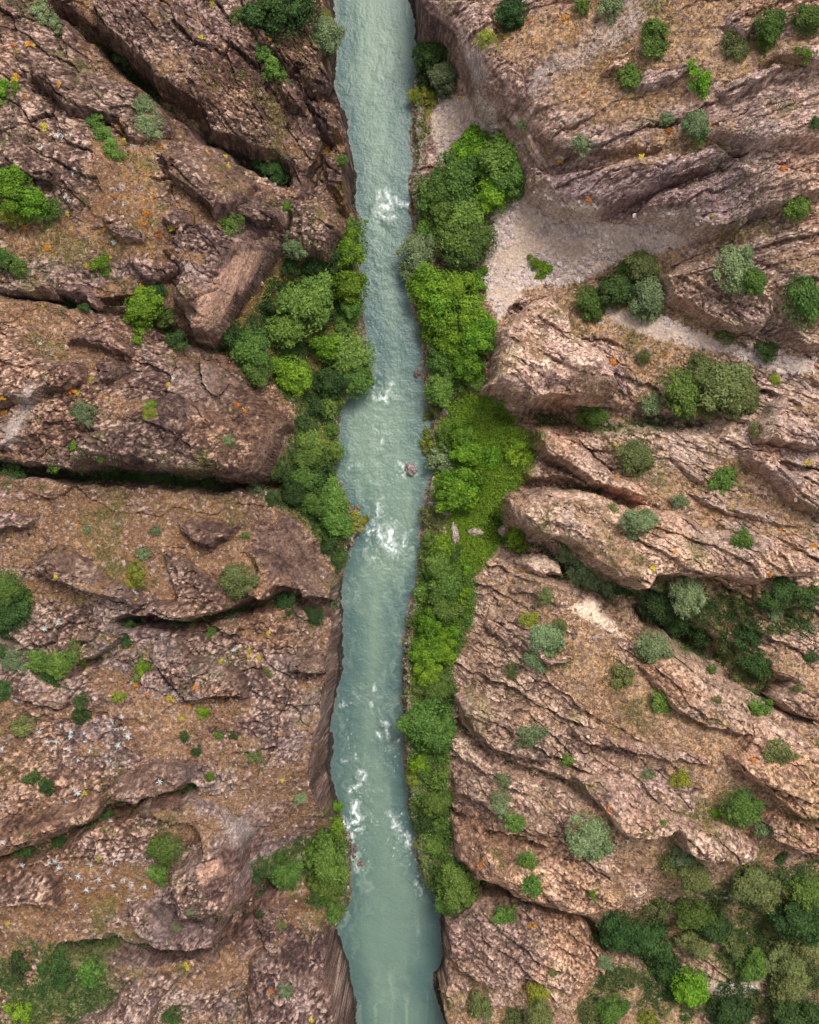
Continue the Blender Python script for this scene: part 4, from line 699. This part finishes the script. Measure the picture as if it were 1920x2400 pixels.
# loose stones
def stones(name, n, weight, s0, s1, mat, colf):
    x, y, z = scatter(n, weight); m = len(x)
    base = np.array([(1,0,0),(0,1,0),(-1,0,0),(0,-1,0),(0,0,1),(.7,.7,.35),(-.7,.7,.35),(-.7,-.7,.35),(.7,-.7,.35)], float)
    fq = np.array([(0,5,4,8),(5,1,6,4),(4,6,2,7),(8,4,7,3)])
    s = (s0+(s1-s0)*RNG.random(m)**3)[:, None, None]; a = RNG.random(m)*6.28; jit = base[None]*(0.7+0.6*RNG.random((m, 9, 1)))*np.stack([0.7+0.6*RNG.random(m), 0.5+0.5*RNG.random(m), 0.5+0.5*RNG.random(m)], 1)[:, None, :]
    R_ = np.stack([np.stack([np.cos(a), -np.sin(a)], 1), np.stack([np.sin(a), np.cos(a)], 1)], 1); xy = np.einsum('mij,mkj->mki', R_, jit[:, :, :2])
    co = np.concatenate([xy*s, jit[:, :, 2:]*s*0.9], 2)+np.stack([x, y, z-0.02], 1)[:, None, :]
    q = (fq[None]+9*np.arange(m)[:, None, None]).reshape(-1, 4); tn = RNG.random(m)[:, None]; cc = np.repeat(colf(tn), 9, 0)
    link(mesh_from(name, co.reshape(-1, 3), q, cc, mat), name, kind='stuff')
stones('loose_gravel', 12000, gravel*(bd > 0.2)*sst(-.5, .4, med), .04, .45, M_gravel, lambda t: col(.30, .235, .215)*(1-t)+col(.54, .44, .41)*t)
stones('scree', 26000, (bd > 1)*(1-gravel)*(1-grassm)*(1-under)*(0.35+0.6*rk)*(1-rk)*2.5, .06, .38, M_rock, lambda t: col(.12, .07, .055)*(1-t)+col(.36, .26, .21)*t)
stones('shore_stones', 5000, lowbank*(bd < 1.6)*(1-.7*under2), .08, .5, M_rock, lambda t: col(.10, .08, .07)*(1-t)+col(.36, .29, .26)*t)
# ------------------------------------------------------------------ boulders
def boulder(name, px_, py_, rx, ry, h, c, lab, zlift=0.0, rot=0.0):
    n1, n2 = 28, 16; co = []; sd = random.random()*50
    for j in range(n2+1):
        th = math.pi*j/n2
        for i in range(n1):
            ph = 6.28318*i/n1; d = np.array([math.sin(th)*math.cos(ph), math.sin(th)*math.sin(ph), math.cos(th)])
            cell = voro(np.array([d[0]*1.6+sd+d[2]]), np.array([d[1]*1.6+sd-d[2]*.7]), 4); k = 1+0.35*(float(cell[2][0])-.5)+0.25*(abs(d[0])**4+abs(d[1])**4-.5)+.1*random.uniform(-1, 1)*.4
            co.append(d*k)
    q = [(j*n1+i, j*n1+(i+1) % n1, (j+1)*n1+(i+1) % n1, (j+1)*n1+i) for j in range(n2) for i in range(n1)]
    x, y, z = place([px_], [py_], h*.5); k = (CAM_Z-z[0])/FPX; co = np.array(co)*(rx*k, ry*k, h); zz = max(z[0], -0.3)
    tn = RNG.random(len(co))[:, None]; cc = (np.array(c)*0.6)*(1-tn)+np.array(c)*1.3*tn
    me = mesh_from(name, co, np.array(q), cc, M_rock); o = link(me, name, label=lab, category='boulder'); o.location = (x[0], y[0], zz+zlift); o.rotation_euler = (0, 0, rot)
boulder('boulder', 865, 987, 12, 14, 1.0, (.27, .21, .20), 'greyish boulder standing in the river at its widest part', .25, .3)
boulder('boulder', 878, 787, 8, 8, .7, (.16, .11, .10), 'small dark boulder in the water off the wedge crag trees', .15)
boulder('boulder', 745, 1788, 8, 14, .5, (.13, .10, .10), 'dark wet boulder in the foam by the lower left bank')
boulder('boulder', 758, 1820, 10, 8, .5, (.17, .12, .09), 'brown boulder under the grassy islet by the lower left bank')
boulder('boulder', 958, 1125, 8, 22, .9, (.36, .28, .25), 'tall narrow pink boulder at the west side of the grassy patch', 0, .15)
boulder('boulder', 1003, 1120, 15, 9, .8, (.38, .29, .25), 'low triangular tan boulder half buried in bright grass')
boulder('boulder', 1062, 1118, 11, 11, .9, (.36, .25, .22), 'round pink boulder beside the bush under the pinkish ridge')
boulder('boulder', 911, 1030, 5, 12, .7, (.36, .30, .29), 'pale upright boulder on the right bank below the midstream boulder')
boulder('boulder', 936, 868, 9, 9, .8, (.26, .18, .16), 'brown boulder at the backwater inlet on the right bank')
boulder('boulder', 943, 1080, 10, 6, .7, (.28, .24, .23), 'grey boulder just below the yellowish bright round tree')
boulder('boulder', 752, 1070, 7, 9, .7, (.17, .12, .10), 'dark boulder among leaves at the left bank point', .1)
boulder('boulder', 738, 1140, 7, 9, .7, (.24, .17, .14), 'brown boulder at the foot of trees below the lower rapid')
boulder('boulder', 848, 1143, 0.1+6, 7, .4, (.20, .16, .12), 'small brown boulder under the yellowish shrub beside the lower rapid')
boulder('boulder', 878, 1795, 6, 10, .5, (.22, .17, .15), 'small boulder at the right bank below the lowest rapids')
boulder('boulder', 740, 3, 9, 6, .4, (.14, .11, .10), 'dark boulder breaking the river surface at the top edge')
